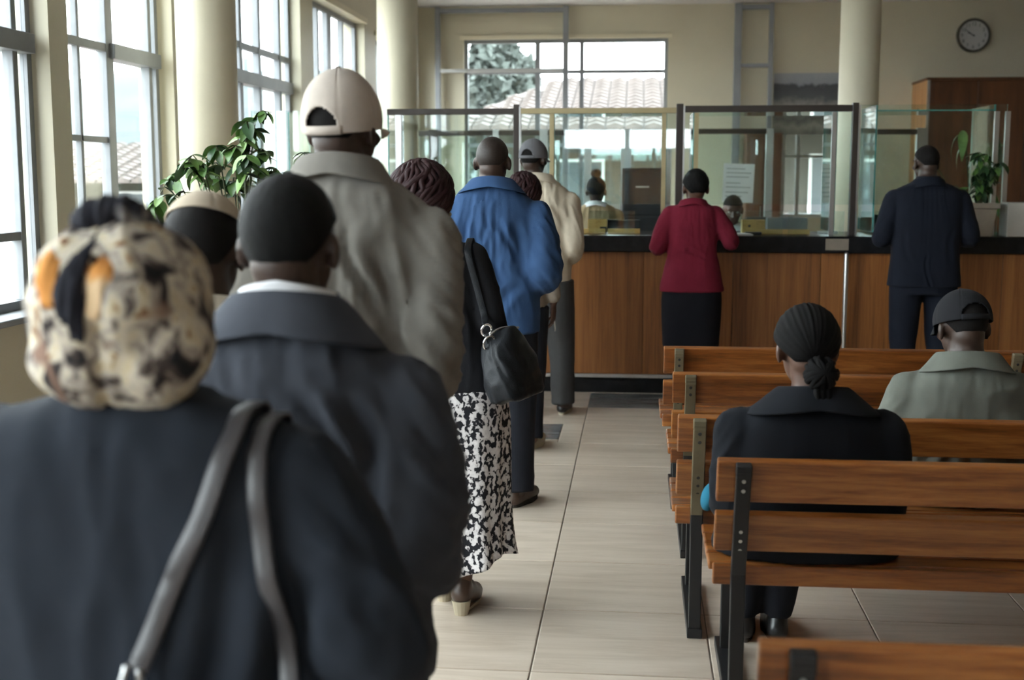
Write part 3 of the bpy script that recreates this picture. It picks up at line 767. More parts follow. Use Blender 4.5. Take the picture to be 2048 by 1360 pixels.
for a, b in ((-1.75, -1.2), (-.86, -.42), (-.36, -.02), (.62, 1.06), (1.10, 1.5), (1.62, 1.95), (2.2, 2.58)): sheet('lower_sheet', a, b, .05, .058, .005, .17, sc)
for x, top in ((-2.62, .9), (-2.3, .9), (-1.86, .90), (-.62, .88), (.20, .88), (.40, .885), (1.42, .885), (1.70, .93), (2.52, .93)): sheet('side_sheet', x - .006, x + .006, .02, .62, .02, top, sc)
for x, mm in ((-.635, 'brass'), (.185, 'brass'), (.418, 'brass'), (1.40, 'alu'), (2.53, 'alu'), (2.605, 'alu')): obj('corner_strip', G().box(x - .016, x + .016, -.012, .018, .0, .88), mm, sc)
for a, b in ((-.62, .20), (.40, 1.42), (1.70, 2.52)): sheet('top_sheet', a, b, .02, .62, .885, .895, sc)
o = obj('chrome_pole', G().tube([(1.475, 9.04, .0), (1.475, 9.04, 1.035)], .017, 16), 'alu', None, True); tag(o, 'slim grey metal pole standing against the wood front of the counter', 'pole')
# second glass partition in the office
ip = thing('office_partition', 'inner glass office partition with dark top rail behind the tellers', 'partition', (0, 12.6, 0))
def inner(x0, x1, z):
    obj('rail', G().box(x0, x1, -.03, .03, z, z + .05), 'steel_dark', ip); sheet('glass_sheet', x0, x1, -.006, .006, .75, z, ip); obj('base_panel', G().box(x0, x1, -.02, .02, 0, .75), 'grey_panel', ip)
inner(-2.55, -.98, 1.99); inner(-.9, .30, 1.99); inner(.55, 1.32, 2.0); inner(2.12, 2.72, 1.99)
for x, mm, w_ in ((-2.55, 'alu', .05), (-2.05, 'steel_dark', .09), (-1.42, 'alu', .06), (-.94, 'alu', .08), (-.5, 'alu', .07), (-.12, 'alu', .10), (.30, 'alu', .05), (.55, 'steel', .05), (1.28, 'alu', .07), (2.12, 'steel', .05), (2.72, 'alu', .08)): obj('post', G().box(x - w_ / 2, x + w_ / 2, -.035, .035, 0, 2.05), mm, ip)

# ================================================================== BACK OFFICE
cb = thing('wall_cabinet', 'tall brown wooden cupboard with light painted into its side against the back wall', 'cabinet', (3.66, 16.6, 0))
obj('carcass', G().box(0, 2.4, .02, .88, 0, 2.80), 'cabinet_wood', cb); obj('side_panel', G().box(-.02, 0, .0, .88, 0, 2.80), 'cabinet_lit', cb)
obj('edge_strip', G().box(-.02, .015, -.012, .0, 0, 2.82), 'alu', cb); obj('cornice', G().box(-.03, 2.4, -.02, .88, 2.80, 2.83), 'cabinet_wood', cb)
for i in range(4):
    d = obj('door', G().box(.02 + i * .59, .605 + i * .59, -.004, .02, .1, 2.78), 'cabinet_wood', cb, bevel=.004)
    obj('handle', G().box((.55 if i % 2 == 0 else .05) + i * .59, (.57 if i % 2 == 0 else .07) + i * .59, -.03, -.004, 1.2, 1.35), 'alu', d)
obj('keyhole', G().lathe([(.02, 0), (.02, .01)], (0, 0, 0), 12), 'hole', cb, loc=(-.021, .45, 2.45), rot=(0, -PI / 2, 0))
po = obj('landscape_poster', G().box(-.46, .46, -.012, 0, -.41, .41), 'poster', None, loc=(2.27, 17.49, 2.56)); tag(po, 'faded grey landscape photo print hanging on the back wall', 'poster')
for v in po.data.vertices: pass
ck = thing('wall_clock', 'round white wall clock with a dark rim on the cream back wall', 'clock', (4.40, 17.49, 3.44))
def disc(n, prof, mat, par): 
    return obj(n, G().lathe(prof, (0, 0, 0), 40), mat, par, rot=(PI / 2, 0, 0))
disc('rim', [(.19, 0), (.222, .0), (.225, .03), (.215, .045), (.19, .045), (.188, .02)], 'clock_rim', ck)
disc('dial', [(.19, .0), (.19, .022)], 'clock_face', ck)
for i in range(12):
    a = i * PI / 6
    fc = bpy.data.curves.new('numeral', 'FONT'); fc.body = str(12 if i == 0 else i); fc.size = .066; fc.align_x = 'CENTER'; fc.align_y = 'CENTER'; fc.extrude = .001
    q = bpy.data.objects.new('tmp', fc); TMP.collection.objects.link(q)
    with bpy.context.temp_override(scene=TMP, view_layer=TMP.view_layers[0]):
        dg = bpy.context.evaluated_depsgraph_get(); dg.update(); me = bpy.data.meshes.new_from_object(q.evaluated_get(dg))
    bpy.data.objects.remove(q); me.materials.clear()
    link('numeral', me, 'ink_black', ck, (.148 * math.sin(a), -.0235, .148 * math.cos(a)), (PI / 2, 0, 0))
for n, a, L, w_ in (('hour_hand', math.radians(-62), .09, .012), ('minute_hand', math.radians(-54), .12, .008)):
    obj(n, G().box(-w_ / 2, w_ / 2, -.028, -.0245, -.02, L), 'ink_black', ck, rot=(0, a, 0))
disc('hand_hub', [(.013, .024), (.013, .032)], 'ink_black', ck)

cu = thing('storage_cupboard', 'narrow brown wooden cupboard left of the small back window', 'cupboard', (1.41, 16.78, 0))
obj('carcass', G().box(0, .46, .02, .5, 0, 2.15), 'cabinet_wood', cu, bevel=.004)
for i in range(2): d = obj('door', G().box(.01 + i * .225, .225 + i * .225, 0, .02, .08, 2.12), 'cabinet_wood', cu, bevel=.003); obj('handle', G().box(.19 + i * .05, .20 + i * .05, -.02, 0, 1.05, 1.2), 'alu', d)
def office_chair(x, y, rz, label, z=.48):
    t = thing('office_chair', label, 'chair', (x, y, 0), rz, 'black office chairs behind the counter')
    obj('seat', G().box(-.23, .23, -.22, .22, z - .04, z + .04), 'fabric_black', t, bevel=.03, seg=3)
    g = G(); rings_torso(g, [(z + .18, .17, .03, .03, -.22), (z + .3, .215, .035, .035, -.24), (z + .5, .22, .035, .035, -.26), (z + .62, .19, .03, .03, -.28), (z + .64, .15, .02, .02, -.28)], 24, 14, 3.5)
    obj('backrest', g, 'fabric_black', t, True)
    obj('back_post', G().box(-.03, .03, -.26, -.235, z - .05, z + .3), 'plastic_black', t)
    obj('gas_lift', G().tube([(0, 0, .1), (0, 0, z - .04)], .025, 10), 'plastic_black', t, True)
    for i in range(5):
        a = i * 2 * PI / 5
        l = obj('base_arm', G().beam((0, 0, .11), (.27 * math.cos(a), .27 * math.sin(a), .07), .04, .03, (0, 0, 1)), 'plastic_black', t)
        obj('caster', G().ell((.27 * math.cos(a), .27 * math.sin(a), .035), (.03, .03, .035), nu=10, nv=6), 'plastic_black', l, True)
    return t
office_chair(-.95, 14.6, .4, 'black office chair by the far desk under the big window')
office_chair(1.9, 12.0, 2.6, 'black office chair behind the glass below the landscape poster', .62)
mc = thing('metal_cabinet', 'tall black metal cabinet behind the glass left of the red jacket', 'cabinet', (-.14, 11.25, 0))
obj('carcass', G().box(0, .36, .02, .42, 0, 1.66), 'plastic_black', mc, bevel=.006)
for i in range(4): d = obj('drawer', G().box(.012, .348, -.002, .02, .06 + i * .395, .44 + i * .395), 'plastic_black', mc, bevel=.004); obj('handle', G().box(.12, .24, -.022, -.002, .30 + i * .395, .315 + i * .395), 'alu', d)
def desk(x, y, w, d, label):
    t = thing('office_desk', label, 'desk', (x, y, 0), 0, 'desks in the back office')
    obj('desk_top', G().box(-w / 2, w / 2, -d / 2, d / 2, .73, .76), 'box_wood', t, bevel=.004)
    for sx in (-1, 1):
        for sy in (-1, 1): obj('leg', G().box(sx * (w / 2 - .06) - .025, sx * (w / 2 - .06) + .025, sy * (d / 2 - .06) - .025, sy * (d / 2 - .06) + .025, 0, .73), 'steel', t)
    obj('modesty_panel', G().box(-w / 2 + .1, w / 2 - .1, -d / 2 + .08, -d / 2 + .1, .25, .73), 'grey_panel', t); return t
desk(-.75, 13.9, 1.5, .75, 'office desk below the big back window'); desk(.9, 11.6, 1.3, .7, 'office desk behind the woman in red'); desk(2.35, 13.9, 1.3, .7, 'office desk in front of the small back window')
def monitor(x, y, z, rz, label, w=.46, h=.30):
    t = thing('monitor', label, 'monitor', (x, y, z), rz, 'black monitors in the back office')
    obj('casing', G().box(-w / 2, w / 2, -.02, .02, .12, .12 + h), 'plastic_black', t, bevel=.006); obj('display', G().box(-w / 2 + .015, w / 2 - .015, -.023, -.02, .14, .105 + h), 'screen_dark', t)
    obj('stand', G().box(-.03, .03, .0, .03, .012, .2), 'plastic_black', t); obj('stand_base', G().box(-.12, .12, -.07, .1, 0, .014), 'plastic_black', t, bevel=.004); return t
monitor(-.45, 13.85, .76, .2, 'black monitor on the desk below the big window'); monitor(1.2, 11.6, .76, PI, 'black monitor on the desk behind the woman in red', .42, .34); monitor(2.6, 13.9, .76, PI - .2, 'black monitor on the desk by the small back window')
monitor(.10, 11.9, .76 + .0, .3, 'large dark monitor behind the glass left of the red jacket', .5, .42).location = (.62, 11.55, .76)
nt_ = obj('wall_notice', G().box(-.15, .15, -.004, 0, -.19, .19), 'paper', None, loc=(.985, 12.58, 1.52), rot=(0, .03, 0)); tag(nt_, 'white printed notice sheet taped on the inner glass behind the red jacket', 'notice')
for i, (z, w_) in enumerate(((.14, .18), (.10, .24), (.06, .22), (.0, .14), (-.04, .24), (-.09, .22), (-.13, .16))): obj('text_line', G().box(-.12, -.12 + w_, -.0055, -.004, z - .005, z + .005), 'ink', nt_)
monitor(-.13, 10.05, .762, PI, 'black monitor on the staff desk right beside the teller with a bun', .30, .36)
# things on the counter
ZT = 1.1635
def wood_box(x, y, w, h, label):
    t = thing('wooden_box', label, 'box', (x, y, ZT), 0, 'small wooden boxes on the counter')
    for n, bx in (('front_board', (-w / 2, w / 2, -.05, -.042, 0, h)), ('back_board', (-w / 2, w / 2, .042, .05, 0, h)), ('side_board', (-w / 2, -w / 2 + .008, -.042, .042, 0, h)), ('side_board', (w / 2 - .008, w / 2, -.042, .042, 0, h)), ('base_board', (-w / 2 + .008, w / 2 - .008, -.042, .042, 0, .008))): obj(n, G().box(*bx), 'box_wood', t, bevel=.002, seg=1)
    return t
b1 = wood_box(-.30, 9.52, .145, .10, 'pale wooden box on the counter beside the cream jacket')
obj('stamp_pad', G().box(.02, .07, -.062, -.05, 0, .045), 'plastic_black', b1)
b2 = wood_box(.86, 9.52, .17, .10, 'pale wooden box with a round hole right of the red jacket')
obj('hole', G().lathe([(.010, 0), (.010, .004)], (0, 0, 0), 12), 'hole', b2, loc=(-.03, -.0505, .055), rot=(PI / 2, 0, 0)); obj('front_label', G().box(.02, .085, -.054, -.05, .005, .095), 'box_wood', b2)
o = obj('document_tray', G().box(0, .29, -.09, .09, 0, .115), 'grey_panel', None, bevel=.004, loc=(.965, 9.55, ZT)); tag(o, 'slate grey metal cash tray on the counter beside the wooden box', 'tray')
def strip(x0, x1, y, label):
    o = obj('pen_tray', G().box(0, x1 - x0, 0, .09, 0, .012).box(0, x1 - x0, 0, .012, .012, .032).box(0, x1 - x0, .078, .09, .012, .032), 'box_wood', None, loc=(x0, y, ZT)); return tag(o, label, 'tray', 'shallow wooden trays on the counter')
strip(-.42, -.24, 9.375, 'shallow wooden counter tray before the leftmost wooden box'); strip(-.22, .02, 9.375, 'shallow wooden counter tray left of the red jacket'); strip(.80, 1.26, 9.38, 'long shallow wooden counter tray right of the red jacket')
def papers(x, y, w, d, rz, label, z=ZT, n=5):
    t = thing('paper_stack', label, 'papers', (x, y, z), rz, 'white papers on the counter')
    for i in range(n): obj('sheet', G().box(-w / 2, w / 2, -d / 2, d / 2, i * .0022, i * .0022 + .0016), 'paper', t, rot=(0, 0, .05 * (i % 3 - 1)), loc=(.004 * (i % 2), .003 * i, 0))
    return t
papers(.735, 9.20, .15, .20, .2, 'white papers on the counter under the red sleeve'); papers(.14, 10.1, .2, .28, .1, 'white papers on the staff desk behind the counter glass', .7612, 8); papers(1.42, 9.6, .14, .2, -.1, 'white slips on the counter by the dark post'); papers(2.08, 9.20, .18, .12, .1, 'white slips on the counter right of the navy suit')
o = obj('counter_phone', G().box(-.06, .06, -.035, .035, 0, .018), 'plastic_black', None, bevel=.006, loc=(.845, 9.315, ZT)); tag(o, 'flat black card reader on the counter by the papers', 'card reader')
t = thing('storage_jar', 'pale blue lidded jar behind the counter glass at the left', 'jar', (-2.08, 9.62, ZT)); obj('jar_body', G().lathe([(.052, 0), (.058, .01), (.06, .19), (.052, .20)], (0, 0, 0), 24), 'blue_plastic', t, True); obj('lid', G().lathe([(.062, .2), (.062, .225), (.03, .235)], (0, 0, 0), 24), 'white_plastic', t)
o = obj('white_box', G().box(-.13, .13, -.1, .1, 0, .24), 'white_plastic', None, bevel=.006, loc=(2.70, 9.165, ZT)); tag(o, 'plain white box on the counter beside the potted plant', 'box')

# ================================================================== BENCHES
def plank(name, par, x0, x1, y0, y1, z0, z1, rot=0.0):
    """a board with eased edges; rot tilts it about its long axis"""
    g = G().box(x0 - (x0 + x1) / 2, x1 - (x0 + x1) / 2, -(y1 - y0) / 2, (y1 - y0) / 2, -(z1 - z0) / 2, (z1 - z0) / 2)
    return obj(name, g, 'bench_wood', par, bevel=.005, loc=((x0 + x1) / 2, (y0 + y1) / 2, (z0 + z1) / 2), rot=(rot, 0, 0))
def bench(x, y, label, metal, low='black_metal', L=1.66, two_tone=False):
    """local: x along the bench from its left end, y toward the counter, z up; the back leans toward -y"""
    t = thing('wooden_bench', label, 'bench', (x, y, 0), 0, 'slatted waiting benches')
    lean = math.atan2(.15, .42)
    by = lambda z: -.03 - (z - .44) * .36
    for z0, z1 in ((.665, .80), (.505, .632)):
        zc = (z0 + z1) / 2; plank('back_plank', t, 0, L, by(zc) - .014, by(zc) + .014, z0, z1, lean * .98)
    plank('seat_apron', t, .0, L, -.045, -.017, .395, .455)
    for i in range(4): plank('seat_slat', t, -.01, L + .01, .0 + i * .105, .09 + i * .105, .425, .452)
    plank('front_apron', t, .0, L, .408, .43, .37, .424)
    for ux in (.072, L - .072):
        z_t = .775; o_ = -.031
        u = obj('upright', G().beam((ux, by(z_t) + o_, z_t), (ux, by(.44) + o_ - .005, .44), .042, .032), metal, t, bevel=.003)
        obj('upright_cap', G().beam((ux, by(z_t) + o_ + .002, z_t + .014), (ux, by(z_t - .03) + o_ - .004, z_t - .022), .044, .036), metal, u, bevel=.004)
        for z in (.74, .71, .58, .55, .52): obj('bolt', G().lathe([(.0065, 0), (.0055, .004)], (0, 0, 0), 10), 'hole' if metal == 'khaki_metal' else 'bolt', u, loc=(ux, by(z) + o_ - .0165, z), rot=(PI / 2 + lean, 0, 0))
        obj('rear_leg', G().beam((ux, by(.44) + o_ - .005, .46), (ux, -.06, .03), .042, .032), low, t, bevel=.003)
        obj('foot', G().box(ux - .026, ux + .026, -.085, .50, 0, .035), low, t, bevel=.003)
        obj('front_leg', G().beam((ux, .38, .37), (ux, .40, .03), .03, .03), low, t, bevel=.003)
        obj('seat_bearer', G().box(ux - .015, ux + .015, -.02, .41, .385, .424), low, t, bevel=.002)
    return t
bench(.130, 5.97, 'slatted wooden bench nearest the counter, farthest of the five rows', 'khaki_metal')
bench(.150, 5.19, 'empty slatted wooden bench, second row from the counter', 'khaki_metal')
bench(.142, 4.27, 'slatted wooden bench carrying the man in the dark cap, third row', 'khaki_metal')
bench(.232, 3.63, 'slatted wooden bench with black uprights carrying the woman in black', 'black_metal')
bench(.215, 2.235, 'slatted wooden bench at the lower edge, nearest of the five rows', 'black_metal')

# ================================================================== PEOPLE
def std_leg(x, hip=.92, knee=.5, kx=None, r=(.088, .062, .05, .042), yk=.02, yf=0.0, fx=None):
    fx = x if fx is None else fx; kx = (x + fx) / 2 if kx is None else kx
    return [(x, 0, hip, r[0]), ((x + kx) / 2, .01, (hip + knee) / 2, (r[0] + r[1]) / 2), (kx, yk, knee, r[1]), ((kx + fx) / 2, (yk + yf) / 2 - .02, (knee + .1) / 2 + .05, r[2]), (fx, yf - .03, .075, r[3])]
def trouser_folds(seed, amp=.006):
    def fn(P, N):
        Q = np.stack([P[:, 0] * 5, P[:, 1] * 5, P[:, 2] * 11 + P[:, 0] * 8], 1) + .4 * np.stack([vnoise(P * 4, seed)] * 3, 1)
        k = .35 + .65 * np.clip((.35 - P[:, 2]) / .25, 0, 1)
        V = np.stack([P[:, 0] * 14, P[:, 1] * 14, P[:, 2] * 1.5], 1)
        return amp * k * (ridge(vnoise(Q, seed + 1)) - .45) + amp * .5 * (ridge(vnoise(V, seed + 3)) - .45)
    return fn

# ---- 1 woman with the patterned headscarf, foreground left
p = Person('person in patterned headscarf and charcoal knit carrying a bag on grey straps', (-.655, 1.56, 0), 0)
p.head((-.005, .02, 1.405), math.radians(24), 0, (0, -.01, 1.2))
R1 = [(1.305, .085, .07, .075), (1.285, .15, .085, .10), (1.255, .205, .10, .118), (1.19, .245, .12, .13), (1.05, .262, .15, .14), (.9, .27, .165, .145), (.74, .28, .17, .16), (.62, .285, .17, .165)]
p.trunk(R1)
a1 = [(.205, 0, 1.185, .080), (.265, -.01, 1.09, .082), (.322, -.01, .965, .076), (.26, .16, .95, .06), (.17, .27, .96, .05)]
a1l = [(-.215, 0, 1.20, .082), (-.27, -.01, 1.09, .082), (-.32, -.01, .965, .076), (-.26, .16, .95, .06), (-.17, .27, .96, .05)]
p.arm(a1); p.arm(a1l); 
for s in (-1, 1): p.leg(std_leg(s * .09, .8, .44))
p.done()
p.garment('knit_sweater', 'navy_knit', R1, [a1, a1l], .012, 10, folds(.005, 4, 2.2, 11, (.22, 0), .010, creases=[(.20, 1.16, .10, .92, .010, .02), (.24, 1.10, .16, .85, .010, .02)]))
p.garment('skirt', 'black_skirt', [(.66, .24, .16, .15), (.5, .26, .18, .18), (.3, .27, .19, .18), (.16, .28, .2, .19)], (), .012, 3)
for s in (-1, 1): shoe(p.e, s * .09, 0, -s * .1, 'shoe_black')
# scarf wrap: big rounded wrap with folds, a vertical seam behind and a rolled knot on top left
def wrap(par, Mx):
    def dsp(P, N):
        q = Mx.inverted(); L = np.array([(q @ Vector(v))[:] for v in P])
        a = np.arctan2(L[:, 0], -L[:, 1]); r = np.zeros(len(P))
        r += -.010 * np.exp(-((a + .02 - .15 * L[:, 2]) / .07) ** 2) * (L[:, 2] < .09)
        w = vnoise(L * 7, 3); r += .006 * np.sin(L[:, 2] * 46 + a * 3.0 + w * 2.2) * np.clip(1.2 - np.abs(a) * .5, 0, 1) * .6
        r += .006 * (ridge(vnoise(np.stack([L[:, 0] * 16 + L[:, 2] * 9, L[:, 1] * 8, L[:, 2] * 8], 1), 4)) - .4)
        return r
    g = G(); t = G(); t.ell((0, -.028, .012), (.118, .130, .118)); t.ell((-.018, -.062, -.045), (.090, .076, .068)); t.ell((.045, -.06, -.03), (.078, .08, .090)); t.ell((.02, -.035, .045), (.080, .10, .078))
    g.add([Mx @ Vector(v) for v in t.v], t.f)
    o = link('headscarf', remesh(g, .005, 8, dsp, 'headscarf'), 'scarf', par)
    k = G(); k.tube([Mx @ Vector(v) for v in ((-.045, -.03, .105), (-.025, -.055, .128), (.015, -.055, .134), (.045, -.03, .118))], [.015, .021, .022, .012], 14, 14)
    k.tube([Mx @ Vector(v) for v in ((-.008, -.085, .102), (-.026, -.128, .066), (-.030, -.150, .030), (-.020, -.156, -.012))], [.014, .018, .019, .007], 12, 14, flat=.6)
    link('scarf_knot', remesh(k, .004, 5, folds(.004, 22, 8, 5), 'scarf_knot'), 'scarf_black', o)
    for pts, rr_ in ((((-.056, -.08, .090), (-.058, -.118, .066), (-.056, -.140, .032)), [.012, .021, .012]), (((.006, -.10, .084), (.004, -.132, .056), (-.002, -.150, .018)), [.010, .020, .011])):
        k = G(); k.tube([Mx @ Vector(v) for v in pts], rr_, 12, 12, flat=.7)
        link('scarf_fold', remesh(k, .004, 4, folds(.003, 22, 8, 6), 'scarf_fold'), 'scarf_orange', o)
wrap(p.e, head_matrix((-.008, .01, 1.402), math.radians(-9), 0))
P1 = p

# ---- 2 person with the tan cap, mostly hidden behind the headscarf
p = Person('person in tan cap and cream coat, half hidden behind the patterned headscarf', (-.905, 2.54, 0), .1)
p.head((.0, .02, 1.425), math.radians(4), 0, (0, -.01, 1.2))
R2 = [(1.30, .08, .065, .07), (1.27, .14, .08, .09), (1.22, .19, .10, .11), (1.1, .215, .12, .13), (.9, .22, .14, .14), (.72, .24, .15, .15)]
p.trunk(R2)
a2 = [(.19, 0, 1.19, .068), (.215, -.01, 1.07, .066), (.225, -.02, .94, .062), (.19, .14, .9, .05), (.13, .24, .93, .042)]
p.arm(a2); p.arm(mirror(a2))
for s in (-1, 1): p.leg(std_leg(s * .09, .82, .45))
p.done(.008)
hair_cap(p.e, p.M, 'scalp', 1.03, .03, .004)
p.garment('coat', 'cream', R2, [a2, mirror(a2)], .012, 8, folds(.008, 8, 2.4, 21, (.17, 0)))
collar(p.e, (0, -.01, 1.30), .075, .07, 'cream', .04, .05)
p.garment('trousers', 'dark_trouser', [(.86, .16, .12, .12), (.74, .17, .12, .13)], [[(q[0], q[1], q[2], q[3] + .02) for q in std_leg(s * .09, .82, .45)] for s in (-1, 1)], .012, 4, trouser_folds(3), flat=True)
for s in (-1, 1): shoe(p.e, s * .09, 0, -s * .1, 'shoe_black')
ball_cap(p.e, p.M, 'tan_cap', .97, .42, strap=False, tmax=1.22)

# ---- 3 boy in the slate jacket
p = Person('person with cropped black hair, slate jacket and white shirt collar', (-.592, 2.09, 0), 0)
p.head((.0, .015, 1.465), math.radians(5), .06, (0, -.02, 1.26), 0, .054)
R3 = [(1.385, .075, .06, .068, -.01), (1.35, .098, .07, .085, -.01), (1.315, .14, .085, .105, -.01), (1.262, .19, .10, .12, -.005), (1.16, .215, .115, .13), (1.0, .222, .13, .13), (.82, .235, .14, .135), (.70, .24, .14, .135)]
p.trunk(R3)
a3 = [(.185, 0, 1.20, .082), (.212, -.015, 1.09, .088), (.222, -.025, .95, .082), (.19, .13, .89, .062), (.13, .24, .90, .05)]
p.arm(a3); p.arm(mirror(a3))
for s in (-1, 1): p.leg(std_leg(s * .09, .82, .46))
p.done()
hair_cap(p.e, p.M, 'hair', 1.075, -.16, .006, 3)
p.garment('jacket', 'grey_jacket', R3, [a3, mirror(a3)], .011, 6, folds(.014, 7, 3, 31, (.19, 0), .017, creases=back_creases(1.30, 1.0, 1.1)))
collar(p.e, (0, -.015, 1.345), .078, .072, 'grey_jacket', .045, .062, .062, .5)
collar(p.e, (0, -.012, 1.372), .066, .062, 'white_cloth', .034, .02, .016, .5, name='shirt_collar', th=.003)
p.garment('trousers', 'dark_trouser', [(.86, .17, .12, .12), (.74, .175, .12, .13)], [[(q[0], q[1], q[2], q[3] + .025) for q in std_leg(s * .09, .82, .46)] for s in (-1, 1)], .012, 4, trouser_folds(4), flat=True)
for s in (-1, 1): shoe(p.e, s * .09, 0, -s * .1, 'shoe_black')

# ---- 4 tall man in the cream cap
p = Person('tall person in cream cotton cap and khaki grey jacket in the queue', (-.705, 2.95, 0), 0)
p.head((.005, .02, 1.695), math.radians(16), .02, (0, -.02, 1.48), 0, .058)
R4 = [(1.625, .078, .062, .07, -.01), (1.585, .098, .075, .088, -.01), (1.55, .15, .09, .105, -.01), (1.505, .20, .10, .12), (1.40, .232, .12, .135), (1.22, .228, .135, .135), (1.02, .235, .14, .135), (.86, .242, .14, .14)]
p.trunk(R4)
a4 = [(.20, 0, 1.43, .082), (.222, -.03, 1.30, .078), (.222, -.05, 1.14, .074), (.19, .12, 1.08, .06), (.13, .26, 1.10, .048)]
p.arm(a4); p.arm(mirror(a4))
for s in (-1, 1): p.leg(std_leg(s * .1, .92, .5))
p.done()
hair_cap(p.e, p.M, 'scalp', 1.05, .0, .005, 4)
ball_cap(p.e, p.M, 'cream_cap', 1.0, -.13, -PI / 2 + .02, strapmat='bark', tmax=1.80, kz=1.14)
p.garment('jacket', 'khaki_jacket', R4, [a4, mirror(a4)], .011, 6, folds(.012, 6.5, 3, 41, (.195, 0), .013, creases=back_creases(1.47, 1.0, 1.3)))
collar(p.e, (0, -.012, 1.585), .080, .074, 'khaki_jacket', .048, .045, .042, .5)
p.garment('trousers', 'grey_trouser', [(.95, .18, .12, .12), (.82, .185, .12, .13)], [[(q[0], q[1], q[2], q[3] + .028) for q in std_leg(s * .1, .92, .5)] for s in (-1, 1)], .012, 4, trouser_folds(5), flat=True)
for s in (-1, 1): shoe(p.e, s * .1, 0, -s * .1, 'shoe_brown')

# ---- 5 woman in the printed skirt
p = Person('person with dark red braids, black top and black and white printed skirt', (-.70, 4.40, 0), 0, 'skin_light')
p.head((-.045, .015, 1.495), math.radians(22), .05, (-.04, -.02, 1.30), 0, .050)
R5 = [(1.395, .062, .052, .058, -.01, -.045), (1.365, .10, .07, .08, -.01, -.043), (1.335, .14, .08, .095, 0, -.04), (1.27, .168, .095, .108, 0, -.03), (1.12, .158, .11, .11, 0, -.005), (1.0, .158, .12, .115, 0, .02), (.90, .18, .125, .135, 0, .04), (.822, .195, .13, .145, 0, .048)]
p.trunk(R5)
a5 = [(.115, 0, 1.29, .062), (.158, -.012, 1.18, .058), (.192, -.02, 1.055, .052), (.19, .12, 1.03, .04), (.13, .24, 1.08, .032)]
a5l = [(-.195, 0, 1.29, .062), (-.225, -.012, 1.18, .058), (-.22, -.02, 1.055, .052), (-.17, .12, 1.03, .04), (-.11, .22, 1.08, .032)]
p.arm(a5); p.arm(a5l)
l5 = [[(.11, 0, .8, .08), (.10, .01, .6, .075), (.09, .01, .44, .056), (.08, -.02, .28, .052), (.085, -.03, .13, .034)], [(-.04, 0, .8, .08), (-.03, .05, .6, .075), (-.02, .09, .44, .056), (-.01, .10, .28, .052), (-.01, .12, .13, .034)]]
for l in l5: p.leg(l)
p.done(.0065)
p.garment('black_top', 'black_knit', R5, [a5, a5l], .009, 6, folds(.004, 9, 5, 51, (.14, 0), .004))
# printed skirt, fluted towards the hem
def fluted(rings, flute, k, seed, n=96, m=44, hem=lambda a: 0):
    R = catmull([tuple(r) + (0,) * (6 - len(r)) for r in rings], m); out = []
    for i, (z, hw, df, db, yo, xo) in enumerate(R):
        t = i / (m - 1); ring = []
        for a in np.linspace(0, 2 * PI, n, endpoint=False):
            c, s = math.cos(a), math.sin(a); f = 1 + flute * t ** 1.3 * (math.sin(k * a + seed) + .5 * math.sin((k * 2 + 1) * a + seed * 2)) * .6
            ring.append((xo + hw * f * math.copysign(abs(c) ** .87, c), yo + (df if s > 0 else db) * f * math.copysign(abs(s) ** .87, s), z + hem(a) * t ** 4))
        out.append(ring)
    return G().loft(out[::-1])
g = fluted([(.85, .186, .125, .138, 0, .045), (.80, .197, .13, .148, 0, .048), (.66, .202, .135, .15, 0, .05), (.45, .195, .135, .145, 0, .055), (.30, .195, .145, .15, 0, .06), (.185, .20, .165, .165, 0, .065)], .13, 6, 1.4, hem=lambda a: .035 * math.cos(a) - .018 * math.sin(3 * a))
obj('printed_skirt', g, 'skirt', p.e, True)
def braid_head(par, Mx, c, r, mat, n=46, seed=5, name='braided_hair'):
    rr = random.Random(seed); g = G(); t = G(); t.ell(c, (r[0] * .93, r[1] * .93, r[2] * .93), nu=28, nv=18)
    g.add([Mx @ Vector(v) for v in t.v], t.f)
    for i in range(n):
        ph = 2 * PI * i / n + rr.uniform(-.06, .06); pts = []
        for q in range(9):
            th = .12 + q / 8 * 2.35; a = ph + .55 * math.sin(q * .55 + rr.uniform(0, .3)) + .12 * math.sin(q * 2.1 + i)
            k = .97 + .03 * math.sin(q * 2.4 + i * 1.7)
            pts.append(Mx @ Vector((c[0] + k * r[0] * math.sin(th) * math.cos(a), c[1] + k * r[1] * math.sin(th) * math.sin(a), c[2] + k * r[2] * math.cos(th))))
        g.tube([tuple(v) for v in pts], [.010 + .0015 * ((j + i) % 2) for j in range(9)], 7, 28)
    return obj(name, g, mat, par, True)
Mh = head_matrix((-.050, -.012, 1.487), .2, .1)
# front of the face stays free: the mass sits on the back and crown
braid_head(p.e, Mh, (0, -.035, .035), (.113, .106, .112), 'maroon_hair')
obj('earring', G().ell((.035, .03, 1.448), (.006, .004, .008), nu=8, nv=6), 'brass', p.e)
shoe(p.e, .085, -.005, -.12, 'shoe_brown', 'sole', 0, .034, .88); shoe(p.e, -.01, .14, .1, 'shoe_brown', 'sole', 0, .034, .88)
P5 = p

